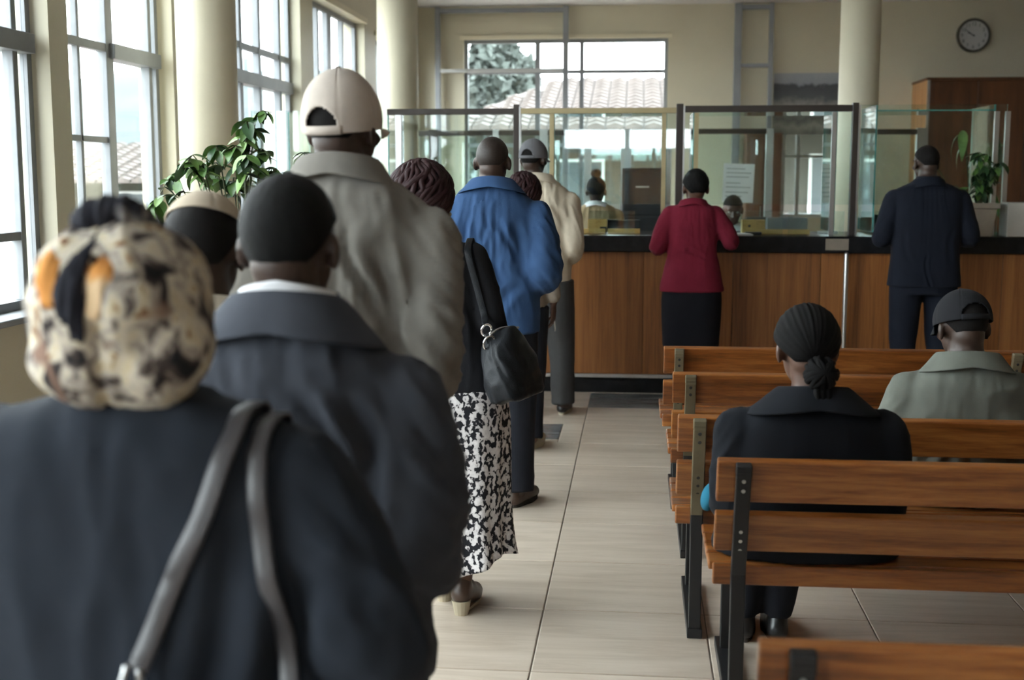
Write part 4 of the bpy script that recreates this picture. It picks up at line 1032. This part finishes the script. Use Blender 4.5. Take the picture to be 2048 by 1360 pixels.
# ---- 6 bald man in blue
p = Person('bald person in blue cotton jacket and dark trousers in the queue', (-.682, 5.90, 0), 0)
p.head((.0, .015, 1.652), math.radians(4), .03, (0, -.02, 1.44), 0, .060)
R6 = [(1.575, .078, .062, .072, -.01), (1.545, .10, .075, .09, -.01), (1.51, .145, .09, .108, -.01), (1.465, .19, .10, .122), (1.37, .222, .12, .135), (1.2, .228, .135, .138), (1.0, .228, .145, .14), (.845, .222, .14, .14)]
p.trunk(R6)
a6 = [(.195, 0, 1.39, .085), (.232, -.03, 1.27, .088), (.245, -.04, 1.13, .084), (.2, .13, 1.08, .065), (.13, .25, 1.10, .05)]
p.arm(a6); p.arm(mirror(a6))
l6 = [std_leg(.10, .9, .5, fx=.125), std_leg(-.10, .9, .5)]
for l in l6: p.leg(l)
p.done()
hair_cap(p.e, p.M, 'shaved', 1.012, .10, .0, 4, 'shaved_hair', .62)
p.garment('jacket', 'blue', R6, [a6, mirror(a6)], .010, 5, folds(.011, 6.5, 3, 61, (.195, 0), .012, creases=back_creases(1.44, 1.0, .9) + [(.0, 1.47, .005, 1.30, .006, .008)]))
collar(p.e, (0, -.012, 1.53), .082, .078, 'blue', .05, .045, .055, .5)
p.garment('trousers', 'dark_trouser', [(.93, .185, .13, .13), (.82, .19, .13, .14)], [[(q[0], q[1], q[2], q[3] + .035) for q in l] for l in l6], .011, 4, trouser_folds(6), flat=True)
shoe(p.e, .125, .0, -.35, 'shoe_brown', 'sole_dark'); shoe(p.e, -.10, 0, .1, 'shoe_brown', 'sole_dark')

# ---- 7 person between the blue and the cream jackets
p = Person('person with reddish braids, hidden between the blue and the cream jackets', (-.70, 7.15, 0), 0, 'skin_light')
p.head((.055, .02, 1.465), .1, .05, (.03, -.01, 1.26), 0, .05)
R7 = [(1.36, .07, .06, .065), (1.33, .115, .075, .085), (1.29, .155, .09, .10), (1.18, .175, .1, .11), (1.0, .17, .11, .11), (.84, .19, .12, .13)]
p.trunk(R7)
a7 = [(.165, 0, 1.25, .06), (.195, -.01, 1.12, .056), (.215, 0, .98, .048), (.222, .03, .86, .036)]
p.arm(a7, curl=.45, d=(0, .1, -1), pn=(-1, .2, 0)); p.arm(mirror(a7), curl=.45, d=(0, .1, -1), pn=(1, .2, 0))
l7 = [std_leg(.09, .84, .46, fx=.1), std_leg(-.09, .84, .46)]
for l in l7: p.leg(l)
p.done(.006)
p.garment('cardigan', 'taupe', R7, [a7[:3] + [(.22, .015, .90, .044)], mirror(a7[:3] + [(.22, .015, .90, .044)])], .010, 6, folds(.007, 9, 3, 71, (.15, 0)))
p.garment('trousers', 'dark_trouser', [(.88, .17, .12, .12), (.78, .175, .12, .13)], [[(q[0], q[1], q[2], q[3] + .026) for q in l] for l in l7], .011, 4, trouser_folds(7), flat=True)
braid_head(p.e, p.M, (0, -.03, .035), (.097, .105, .105), 'maroon_hair', 40, 8)
shoe(p.e, .105, .05, -.2, 'shoe_tan', 'sole'); shoe(p.e, -.09, 0, .1, 'shoe_tan', 'sole')
tag(obj('folded_paper', G().beam((-.478, 7.235, .80), (-.470, 7.245, .69), .05, .004, (0, 1, 0)), 'paper'), 'folded white paper slip held in a lowered hand in the queue', 'paper')

# ---- 8 man in the cream jacket
p = Person('person in grey cap, cream jacket and grey trousers at the head of the queue', (-.635, 8.27, 0), 0)
p.head((-.05, .02, 1.695), math.radians(24), .02, (-.03, -.02, 1.48), 0, .058)
R8 = [(1.60, .08, .062, .072, -.01, -.03), (1.565, .105, .075, .09, -.01, -.02), (1.53, .15, .09, .108, 0, -.01), (1.48, .192, .10, .12), (1.38, .215, .12, .135), (1.2, .21, .13, .135), (1.0, .205, .135, .135), (.80, .195, .135, .135)]
p.trunk(R8)
a8 = [(.18, 0, 1.41, .078), (.205, -.02, 1.28, .078), (.21, -.03, 1.12, .076), (.18, .13, 1.06, .06), (.12, .25, 1.12, .048)]
p.arm(a8); p.arm(mirror(a8))
l8 = [std_leg(.10, .9, .5, fx=.155, kx=.135), std_leg(-.10, .9, .5)]
for l in l8: p.leg(l)
p.done()
hair_cap(p.e, p.M, 'scalp', 1.045, .0, .005, 4)
ball_cap(p.e, p.M, 'grey_cap', 1.0, .0, -PI / 2 + .1, tmax=1.72, kz=1.08)
p.garment('jacket', 'cream', R8, [a8, mirror(a8)], .010, 5, folds(.008, 6.5, 3, 81, (.175, 0), .010, creases=back_creases(1.46, .9, .7)))
collar(p.e, (-.025, -.012, 1.56), .083, .076, 'cream', .045, .045, .045, .5)
p.garment('trousers', 'grey_trouser', [(.93, .175, .125, .13), (.78, .185, .125, .135)], [[(q[0], q[1], q[2], q[3] + .034) for q in l] for l in l8], .011, 4, trouser_folds(8, .008), flat=True)
shoe(p.e, .155, .03, -.12, 'shoe_black', 'sole'); shoe(p.e, -.10, 0, .1, 'shoe_black', 'sole')

# ---- 9 woman in red at the counter
p = Person('person in crimson jacket and black skirt leaning on the counter', (.378, 8.68, 0), 0, 'skin_light')
p.head((.015, .04, 1.505), math.radians(-8), .10, (.005, -.01, 1.30), 0, .050)
R9 = [(1.425, .066, .055, .062, -.005), (1.40, .10, .07, .08, -.005), (1.375, .145, .08, .098), (1.33, .172, .09, .112), (1.2, .172, .115, .118), (1.08, .166, .12, .115), (.96, .19, .125, .14), (.86, .212, .13, .155), (.80, .225, .135, .16)]
p.trunk(R9)
a9 = [(.150, .0, 1.325, .064), (.212, -.01, 1.235, .064), (.262, .0, 1.135, .060), (.22, .20, 1.19, .046), (.14, .37, 1.21, .036)]
a9l = [(-.150, .0, 1.325, .064), (-.200, -.01, 1.22, .064), (-.235, -.01, 1.10, .062), (-.21, .18, 1.17, .046), (-.12, .37, 1.21, .036)]
p.arm(a9, curl=.5, pn=(0, 0, -1)); p.arm(a9l, curl=.5, pn=(0, 0, -1))
for s in (-1, 1): p.leg([(s * .09, 0, .8, .085), (s * .085, .01, .6, .08), (s * .08, .01, .45, .058), (s * .075, -.02, .3, .055), (s * .075, -.03, .1, .036)])
p.done()
hair_cap(p.e, p.M, 'hair', 1.19, .0, .02, 6)
p.garment('jacket', 'red', R9, [a9, a9l], .009, 9, folds(.003, 6, 4, 91, (.175, 0), .004, creases=[(-.06, 1.08, .10, 1.05, .005, .012), (-.10, 1.10, .03, 1.04, .005, .012)]))
collar(p.e, (0, -.01, 1.405), .070, .064, 'red', .03, .035, .035, .5)
p.garment('skirt', 'black_skirt', [(.88, .18, .12, .13), (.78, .205, .13, .15), (.65, .206, .135, .15), (.5, .198, .135, .14), (.415, .195, .135, .135)], (), .010, 2)
for s in (-1, 1): shoe(p.e, s * .08, 0, -s * .1, 'shoe_black', 'sole_dark', 0, .04, .88)

# ---- 10 man in the navy suit
p = Person('person with cropped hair in dark navy suit leaning on the counter', (1.925, 8.64, 0), 0)
p.head((-.01, .04, 1.672), math.radians(-16), .10, (0, -.02, 1.46), 0, .058)
R10 = [(1.585, .075, .06, .07, -.005), (1.55, .10, .075, .09, -.005), (1.515, .17, .085, .105), (1.475, .225, .095, .118), (1.36, .232, .12, .135), (1.2, .225, .13, .13), (1.05, .222, .135, .13), (.93, .232, .14, .14), (.85, .24, .14, .145)]
p.trunk(R10)
a10 = [(.21, 0, 1.425, .074), (.25, -.01, 1.30, .072), (.285, 0, 1.175, .066), (.25, .20, 1.19, .054), (.16, .38, 1.215, .042)]
p.arm(a10, curl=.5, pn=(0, 0, -1)); p.arm(mirror(a10), curl=.5, pn=(0, 0, -1))
l10 = [std_leg(s * .11, .9, .5, fx=s * .13) for s in (-1, 1)]
for l in l10: p.leg(l)
p.done()
hair_cap(p.e, p.M, 'scalp', 1.03, .1, .006, 5, front=.8)
p.garment('suit_jacket', 'navy_suit', R10, [a10, mirror(a10)], .009, 3, folds(.0025, 6, 3, 101, (.2, 0), .004, creases=[(.0, 1.08, .0, .84, .008, .008), (.16, 1.25, .12, 1.0, .005, .015), (-.16, 1.25, -.12, 1.0, .005, .015)]), 2.8)
collar(p.e, (0, -.012, 1.548), .078, .072, 'navy_suit', .028, .05, .045, .6)
p.garment('trousers', 'navy_suit', [(.93, .19, .13, .13), (.80, .205, .13, .14)], [[(q[0], q[1], q[2], q[3] + .030) for q in l] for l in l10], .011, 4, trouser_folds(9), flat=True)
for s in (-1, 1): shoe(p.e, s * .13, 0, -s * .1, 'shoe_black')

# ---- seated people
def seated_legs(foot, knee=(.11, .50, .47), r=(.095, .07, .052, .04), hipz=.568, x=None):
    out = []
    for s in (-1, 1):
        out.append([(s * .095, .02, hipz, r[0]), (s * .105, .26, hipz - .005, (r[0] + r[1]) / 2 + .008), (s * knee[0], knee[1], hipz - .03, r[1]), (s * knee[0], knee[1] + .0, .30, r[2]), (s * knee[0], knee[1] + foot, .09, r[3])])
    return out
# ---- 11 woman in black on the fourth bench
p = Person('seated person in black knit with black hair in a low bun', (.515, 3.745, 0), 0, 'skin_light')
p.head((-.018, -.045, 1.082), math.radians(-6), .16, (0, -.09, .88), 0, .052)
R11 = [(.965, .075, .06, .065, -.085), (.945, .125, .08, .09, -.08), (.915, .17, .095, .105, -.08), (.865, .215, .11, .125, -.075), (.76, .24, .13, .14, -.06), (.62, .255, .15, .14, -.035), (.50, .272, .17, .15, -.01), (.456, .275, .17, .15, -.0)]
p.trunk(R11)
a11 = [(.205, -.075, .835, .076), (.222, -.06, .73, .070), (.226, -.02, .60, .062), (.18, .14, .595, .052), (.10, .25, .62, .04)]
p.arm(a11, pn=(-.5, 0, -1)); p.arm(mirror(a11), pn=(.5, 0, -1))
l11 = [[(-.095, .02, .568, .095), (-.105, .2, .563, .092), (-.12, .34, .538, .07), (-.12, .42, .30, .05), (-.13, .47, .09, .038)], [(.095, .02, .568, .095), (.07, .2, .563, .092), (.03, .34, .538, .07), (.0, .42, .30, .05), (-.02, .47, .09, .038)]]
for l in l11: p.leg(l)
p.done()
p.garment('knit_sweater', 'black_wool', R11, [a11, mirror(a11)], .010, 8, folds(.004, 6, 3, 111, (.2, 0), .007))
collar(p.e, (0, -.085, .945), .085, .078, 'black_wool', .04, .055, .075, .35)
p.garment('trousers', 'dark_trouser', [(.56, .19, .15, .14, .01), (.46, .20, .16, .14, .02)], [[(q[0], q[1], q[2], q[3] + .012) for q in l] for l in l11], .012, 4, trouser_folds(11), flat=True)
for s in (-.13, -.02): shoe(p.e, s, .50, 0, 'shoe_black')
# cornrows gathered to the bun: hair skin ribbed along lines running to the nape
Mh = p.M
def rows(ph, th):
    x = math.sin(th) * math.cos(ph); y = math.sin(th) * math.sin(ph); z = math.cos(th)
    d = Vector((x, y, z)); b = Vector((0, -.80, -.60)); e = d - b * d.dot(b)
    a = math.atan2(e.x, e.z); return .016 * abs(math.sin(a * 9)) + .01 * math.sin(a * 31)
def tm11(ph):
    s = math.sin(ph); xx = max(0, -s); yy = max(0, s); return 1.62 + .66 * min(1, xx * 1.35) ** 1.3 - .55 * yy ** .8
o = obj('braided_hair', dome(Mh, (0, -.014, .027), (.094, .112, .104), tm11, 150, 34, rows), 'hair', p.e, True); solid(o, .008, -1)
g = G(); rr = random.Random(4)
bc = Vector((.012, -.125, -.075)); t = G().ell(bc, (.043, .038, .046))
g.add([Mh @ Vector(v) for v in t.v], t.f)
for i in range(11):
    a = i * 2 * PI / 11; pts = []
    for q in range(8):
        w_ = q / 7 * PI; u = Vector((math.cos(a), .0, math.sin(a))); v = Vector((0, -1, 0))
        pts.append(tuple(Mh @ (bc + Matrix.Rotation(.5 * math.sin(w_ + i), 3, 'Y') @ (u * math.cos(w_) * .044 + v * math.sin(w_) * .042))))
    g.tube(pts, .0085, 7, 20)
for i in range(6): g.tube([tuple(Mh @ (bc + Vector((.014 * (i % 3 - 1), -.008, -.03)))), tuple(Mh @ (bc + Vector((.016 * (i % 3 - 1), -.016 + .008 * (i // 3), -.062)))), tuple(Mh @ (bc + Vector((.008 * (i % 3 - 1) + .004, -.012, -.088 - .004 * i))))], [.008, .008, .004], 7, 8)
obj('hair_bun', g, 'hair', p.e, True)
o = obj('shirt_cuff', G().ell((-.282, .06, .602), (.026, .045, .046), (.2, .3, 0)), 'teal_cloth', p.e, True); o['label'] = 'bright blue cloth showing at the elbow'

# ---- 12 man with the dark cap on the third bench
p = Person('seated person in dark cap and sage grey shirt on the third bench', (1.128, 4.43, 0), -.06)
p.head((-.01, -.03, 1.068), math.radians(-14), .22, (0, -.09, .86), 0, .058)
R12 = [(.985, .078, .062, .07, -.09), (.955, .112, .08, .095, -.09), (.92, .155, .095, .115, -.085), (.87, .198, .11, .13, -.08), (.75, .225, .13, .14, -.06), (.6, .235, .15, .14, -.03), (.48, .235, .16, .14, -.0), (.455, .23, .16, .14, .0)]
p.trunk(R12)
a12 = [(.182, -.075, .845, .074), (.218, -.05, .73, .072), (.238, .0, .60, .066), (.18, .17, .58, .052), (.09, .27, .6, .042)]
p.arm(a12, pn=(-.5, 0, -1)); p.arm(mirror(a12), pn=(.5, 0, -1))
l12 = seated_legs(.02, (.13, .52, .47))
for l in l12: p.leg(l)
p.done()
hair_cap(p.e, p.M, 'scalp', 1.03, -.05, .006, 7)
ball_cap(p.e, p.M, 'black_cap', 1.03, .06, -PI / 2 + .02, tmax=1.68, hole_w=.55)
p.garment('shirt', 'sage', R12, [a12, mirror(a12)], .010, 5, folds(.007, 6, 3, 121, (.19, 0), .009, creases=back_creases(.84, 1.0, .6)))
collar(p.e, (0, -.09, .955), .085, .078, 'sage', .045, .045, .05, .5)
p.garment('trousers', 'dark_trouser', [(.56, .19, .15, .14, .01), (.46, .20, .16, .14, .02)], [[(q[0], q[1], q[2], q[3] + .026) for q in l] for l in l12], .012, 4, trouser_folds(12), flat=True)
for s in (-1, 1): shoe(p.e, s * .13, .54, 0, 'shoe_black')

# ---- 13 teller with the top bun, back to the queue
p = Person('teller with a top bun and tan shirt standing behind the counter glass', (-.355, 10.80, 0), 0)
p.head((.0, .02, 1.46), .1, .05, (0, -.01, 1.25), 0, .05)
R13 = [(1.365, .07, .06, .066), (1.34, .11, .075, .085), (1.31, .16, .09, .10), (1.25, .19, .10, .115), (1.1, .185, .11, .115), (.9, .19, .12, .13), (.8, .19, .12, .13)]
p.trunk(R13)
a13 = [(.175, 0, 1.25, .06), (.205, .0, 1.12, .056), (.21, .03, 1.0, .05), (.17, .18, .98, .04), (.1, .27, 1.0, .034)]
p.arm(a13); p.arm(mirror(a13))
for s in (-1, 1): p.leg(std_leg(s * .09, .84, .46))
p.done(.0085)
o = hair_cap(p.e, p.M, 'hair', 1.12, .02, .01, 9)
obj('top_bun', G().ell(tuple(p.M @ Vector((0, -.03, .148))), (.046, .044, .040)), 'hair', p.e, True)
p.garment('shirt', 'tan_shirt', R13, [a13, mirror(a13)], .011, 5, folds(.006, 8, 3, 131, (.17, 0)))
collar(p.e, (0, -.008, 1.345), .072, .066, 'white_cloth', .03, .03, .03, .5)
p.garment('trousers', 'dark_trouser', [(.87, .17, .12, .12), (.76, .18, .12, .13)], [[(q[0], q[1], q[2], q[3] + .026) for q in std_leg(s * .09, .84, .46)] for s in (-1, 1)], .012, 4)
for s in (-1, 1): shoe(p.e, s * .09, 0, 0, 'shoe_black')
# ---- 14 clerk facing the hall
p = Person('clerk in white shirt facing the hall behind the glass, right of the red jacket', (.79, 10.65, 0), PI, 'skin_light')
p.head((.0, .05, 1.31), .0, .35, (0, -.02, 1.10), 0, .05)
R14 = [(1.20, .07, .06, .066), (1.17, .12, .075, .09), (1.12, .165, .09, .11), (1.0, .18, .1, .12), (.85, .175, .11, .12), (.72, .18, .12, .13)]
p.trunk(R14)
a14 = [(.175, 0, 1.07, .058), (.205, .03, .95, .054), (.21, .10, .86, .048), (.15, .22, .84, .04), (.08, .3, .85, .032)]
p.arm(a14); p.arm(mirror(a14))
for s in (-1, 1): p.leg(std_leg(s * .09, .76, .42))
p.done(.0085)
hair_cap(p.e, p.M, 'hair', 1.06, .02, .01, 9, front=1.0)
p.garment('shirt', 'white_cloth', R14, [a14, mirror(a14)], .011, 5, folds(.006, 8, 3, 141, (.17, 0)))
p.garment('trousers', 'dark_trouser', [(.80, .17, .12, .12), (.68, .18, .12, .13)], [[(q[0], q[1], q[2], q[3] + .026) for q in std_leg(s * .09, .76, .42)] for s in (-1, 1)], .012, 4)
for s in (-1, 1): shoe(p.e, s * .09, 0, 0, 'shoe_black')

# ================================================================== BAGS
def bvh_of(o, Mx):
    me = o.data; return BVHTree.FromPolygons([Mx @ v.co for v in me.vertices], [tuple(q.vertices) for q in me.polygons])
def strap_on(bv, pts, off=.007, y0=-1.0):
    """drop points (x, z) onto the back surface"""
    out = []
    for x, z, dy in pts:
        h = bv.ray_cast(Vector((x, y0, z)), Vector((0, 1, 0)))
        y = h[0].y - off if h[0] is not None else None
        out.append([x, y, z, dy])
    last = None
    for q in out:
        if q[1] is None: q[1] = last if last is not None else 0
        last = q[1]
    return [(x, y + dy, z) for x, y, z, dy in out]
def ribbon(name, par, path, w, t, mat, n=40, side=(1, 0, 0)):
    P = catmull(path, n); T = np.gradient(P, axis=0); rings = []
    for p_, t_ in zip(P, T):
        t_ = t_ / np.linalg.norm(t_); u = np.array(side, float); u = u - t_ * u.dot(t_); u /= np.linalg.norm(u); v = np.cross(t_, u)
        rings.append([p_ + u * w / 2 * a + v * t / 2 * b for a, b in ((-1, -.6), (-.8, -1), (.8, -1), (1, -.6), (1, .6), (.8, 1), (-.8, 1), (-1, .6))])
    return obj(name, G().loft(rings), mat, par, True)
def bag_shape(w, h, d, tilt=0.0, seed=3):
    g = G(); rings_torso(g, [(0, w * .46, d * .42, d * .42), (h * .06, w * .5, d * .5, d * .5), (h * .4, w * .49, d * .48, d * .48), (h * .8, w * .42, d * .34, d * .34), (h * .97, w * .36, d * .16, d * .16), (h, w * .34, d * .1, d * .1)], 32, 22, 3.0)
    return remesh(g, .006, 3, folds(.007, 14, 6, seed), 'bag_body')
# grey-strapped bag of the headscarf woman: straps run over the right shoulder and down her back
b1 = bvh_of([c for c in P1.e.children if c.name.startswith('knit')][0], Matrix.Translation(P1.e.location))
hb = thing('handbag', 'dark handbag on two grey straps over the charcoal knit shoulder', 'handbag', (0, 0, 0))
def over(x):
    out = []
    for y in (1.645, 1.60, 1.555, 1.515):
        h = b1.ray_cast(Vector((x, y, 1.6)), Vector((0, 0, -1))); out.append((x, y, h[0].z + .005 if h[0] else 1.2))
    return out
def down(x0, pts):
    o = over(x0); K = catmull([(x0, o[-1][2] - .022)] + pts, 18)
    return [(x0, 1.72, 1.10)] + o + strap_on(b1, [(x, z, -.016 * max(0, (1.06 - z) / .1)) for x, z in K], .006)
sL = down(-.496, [(-.522, 1.17), (-.553, 1.10), (-.58, 1.03), (-.598, .985)])
sR = down(-.466, [(-.460, 1.17), (-.450, 1.10), (-.435, 1.03), (-.424, .95)])
ribbon('strap', hb, sL, .025, .006, 'strap', 70); ribbon('strap', hb, sR, .023, .006, 'strap', 70)
yb_ = min(sL[-1][1], sR[-1][1]) - .012
g = G(); g.tube([(sL[-1][0] - .012, yb_ + .008, .99), (sL[-1][0] - .018, yb_ + .002, .955), (sL[-1][0] - .004, yb_ + .004, .925), (sL[-1][0] + .008, yb_ + .006, .955), (sL[-1][0] + .004, yb_ + .008, .985)], .0045, 8, 24)
obj('strap_ring', g, 'alu', hb, True)
obj('clasp', G().ell((sL[-1][0] - .006, yb_, .938), (.010, .006, .022), nu=12, nv=8), 'cream_cap', hb, True)
body = link('bag_body', bag_shape(.32, .27, .12), 'leather', hb, (-.515, yb_ - .055, .672))
ribbon('strap_end', hb, [sR[-1], (sR[-1][0] + .004, yb_ - .02, .91), (sR[-1][0] + .004, yb_ - .055, .88)], .024, .006, 'strap', 12)
# black bag of the woman in the printed skirt
b5 = bvh_of([c for c in P5.e.children if c.name.startswith('black_top')][0], Matrix.Translation(P5.e.location))
sb = thing('shoulder_bag', 'black leather shoulder bag with chrome rings hanging by the printed skirt', 'handbag', (0, 0, 0))
s5 = strap_on(b5, [(-.590, 1.33, 0), (-.582, 1.29, 0), (-.562, 1.22, 0), (-.545, 1.16, -.002), (-.528, 1.10, -.004)])
s5 = [(-.588, 4.46, 1.335), (-.590, 4.42, 1.362)] + s5 + [(-.518, 4.262, 1.075)]
ribbon('strap', sb, s5, .024, .006, 'leather', 46)
def ringlet(c, r, rot):
    t_ = G().tube([(r * math.cos(a), 0, 1.25 * r * math.sin(a)) for a in np.linspace(0, 2 * PI, 17)], .0045, 8, None, False)
    R_ = Euler(rot).to_matrix(); return obj('chrome_ring', G().add([Vector(c) + R_ @ Vector(v) for v in t_.v], t_.f), 'chrome', sb, True)
ringlet((-.514, 4.255, 1.055), .017, (.2, .2, .3)); ringlet((-.503, 4.245, 1.012), .02, (.2, .3, .5))
obj('strap_link', G().beam((-.512, 4.252, 1.045), (-.504, 4.246, 1.01), .012, .006), 'leather', sb); obj('strap_link', G().beam((-.502, 4.244, 1.0), (-.492, 4.24, .95), .016, .006), 'leather', sb)
link('bag_body', bag_shape(.145, .25, .25, seed=8), 'leather', sb, (-.405, 4.29, .815), (.02, -.28, -.42))
obj('zip', G().tube([(-.498, 4.235, 1.042), (-.475, 4.27, 1.058), (-.445, 4.32, 1.06), (-.415, 4.37, 1.052)], .004, 8, 20), 'alu', sb, True)

# ================================================================== PLANTS
def leaf_mesh(L, W, mat, bend=.25, name='leaf'):
    g = G(); n = 6; vs = []; fs = []
    for i in range(n + 1):
        t = i / n; w = W * (math.sin(PI * min(1, t * .94 + .03)) ** .8) * (1 - .35 * t) ; z = -bend * L * t * t; y = L * t * (1 - .12 * bend * t)
        vs += [(-w / 2, y, z + .10 * w), (0, y, z - .04 * w), (w / 2, y, z + .10 * w)]
    for i in range(n):
        a = 3 * i; fs += [(a, a + 1, a + 4, a + 3), (a + 1, a + 2, a + 5, a + 4)]
    me = G().add(vs, fs).mesh(name, True); me.materials.append(M[mat]); return me
def leaf_at(par, base, me, heading, droop, roll, k):
    o = bpy.data.objects.new('leaf', me); COL.objects.link(o); o.parent = par; o.location = base
    o.rotation_euler = Euler((-droop, roll, heading), 'XYZ'); o.scale = (k, k, k); return o
def plant(par, stems, L, W, mats, rr, per, r0=.006, bend=.3, t0=.30):
    ms = [leaf_mesh(L, W, m, b) for m in mats for b in (bend * .6, bend * 1.4)]
    g = G()
    for path in stems:
        P = catmull(path, 16); g.tube([tuple(q) for q in P], list(np.linspace(r0, r0 * .4, 16)), 6)
        for i in range(per):
            t = t0 + (1 - t0) * (i + rr.random() * .6) / per; q = P[min(15, int(t * 15))]
            a = i * 2.4 + rr.uniform(-.7, .7)
            leaf_at(par, tuple(q), ms[rr.randrange(len(ms))], a, rr.uniform(.0, 1.0), rr.uniform(-.4, .4), rr.uniform(.65, 1.2))
    obj('stems', g, 'stem', par, True)
rr = random.Random(12)
pl = thing('potted_plant', 'tall leafy green plant by the round column beside the queue', 'plant', (-1.98, 6.15, 0))
obj('pot', G().lathe([(.15, 0), (.2, .38), (.215, .40), (.215, .43), (.19, .43), (.185, .38)], (0, 0, 0), 32), 'clay', pl, True); obj('soil', G().lathe([(.187, .37), (.187, .385)], (0, 0, 0), 24), 'soil', pl)
st = []
for i in range(22):
    a = rr.uniform(0, 2 * PI); rad = rr.uniform(.03, .40); h = 1.88 - .72 * rad + rr.uniform(-.16, .03)
    x, y = rad * math.cos(a), rad * math.sin(a) * .8
    st.append([(x * .15, y * .15, .38), (x * .25, y * .25, .9), (x * .6, y * .6, h * .8), (x, y, h), (x * 1.25, y * 1.25, h - .03 - .15 * rad)])
st.append([(0, 0, .38), (.02, 0, 1.1), (.05, 0, 1.6), (.09, 0, 1.88), (.16, .02, 1.90)])
st.append([(0, 0, .38), (-.1, 0, 1.1), (-.3, 0, 1.45), (-.42, 0, 1.48), (-.5, .02, 1.38)]); st.append([(0, 0, .38), (.1, 0, 1.1), (.3, 0, 1.5), (.43, 0, 1.55), (.5, .02, 1.50)])
plant(pl, st, .098, .068, ['leaf', 'leaf', 'leaf_light', 'leaf_dark'], rr, 12, t0=.66)
p2 = thing('potted_plant', 'leafy plant in a square cream pot on the counter by the navy suit', 'plant', (2.395, 9.175, ZT))
g = G()
def sq(h, z): return [(-h, -h, z), (h, -h, z), (h, h, z), (-h, h, z)]
g.loft([sq(.085, 0), sq(.105, .195), sq(.122, .20), sq(.122, .235), sq(.105, .235), sq(.10, .20)])
obj('pot', g, 'pot', p2, bevel=.004); obj('soil', G().box(-.1, .1, -.1, .1, .19, .205), 'soil', p2)
st = []
for i in range(13):
    a = rr.uniform(0, 2 * PI); rad = rr.uniform(.02, .17); h = rr.uniform(.38, .64)
    x, y = rad * math.cos(a), rad * math.sin(a) * .35 - .03
    st.append([(x * .2, y * .2, .2), (x * .4, y * .4, .2 + (h - .2) * .5), (x, y, h), (x * 1.5, y * 1.3, h - .01)])
plant(p2, st, .085, .045, ['leaf', 'leaf_dark', 'leaf_dark', 'leaf'], rr, 11, .004)
p3 = thing('potted_plant', 'broad leafed dim green plant behind the glass, back of the counter plant', 'plant', (2.78, 10.75, 0))
obj('pot', G().lathe([(.16, 0), (.2, .55), (.2, .6), (.17, .6)], (0, 0, 0), 24), 'clay', p3, True)
st = []
for i in range(9):
    a = rr.uniform(0, 2 * PI); rad = rr.uniform(.1, .3); h = rr.uniform(1.4, 2.0); x, y = rad * math.cos(a), rad * math.sin(a)
    st.append([(x * .2, y * .2, .55), (x * .4, y * .4, h * .7), (x, y, h), (x * 1.6, y * 1.6, h - .05)])
plant(p3, st, .24, .09, ['leaf', 'leaf_dark', 'leaf_light'], rr, 7, .008, .5)
bpy.data.scenes.remove(TMP)
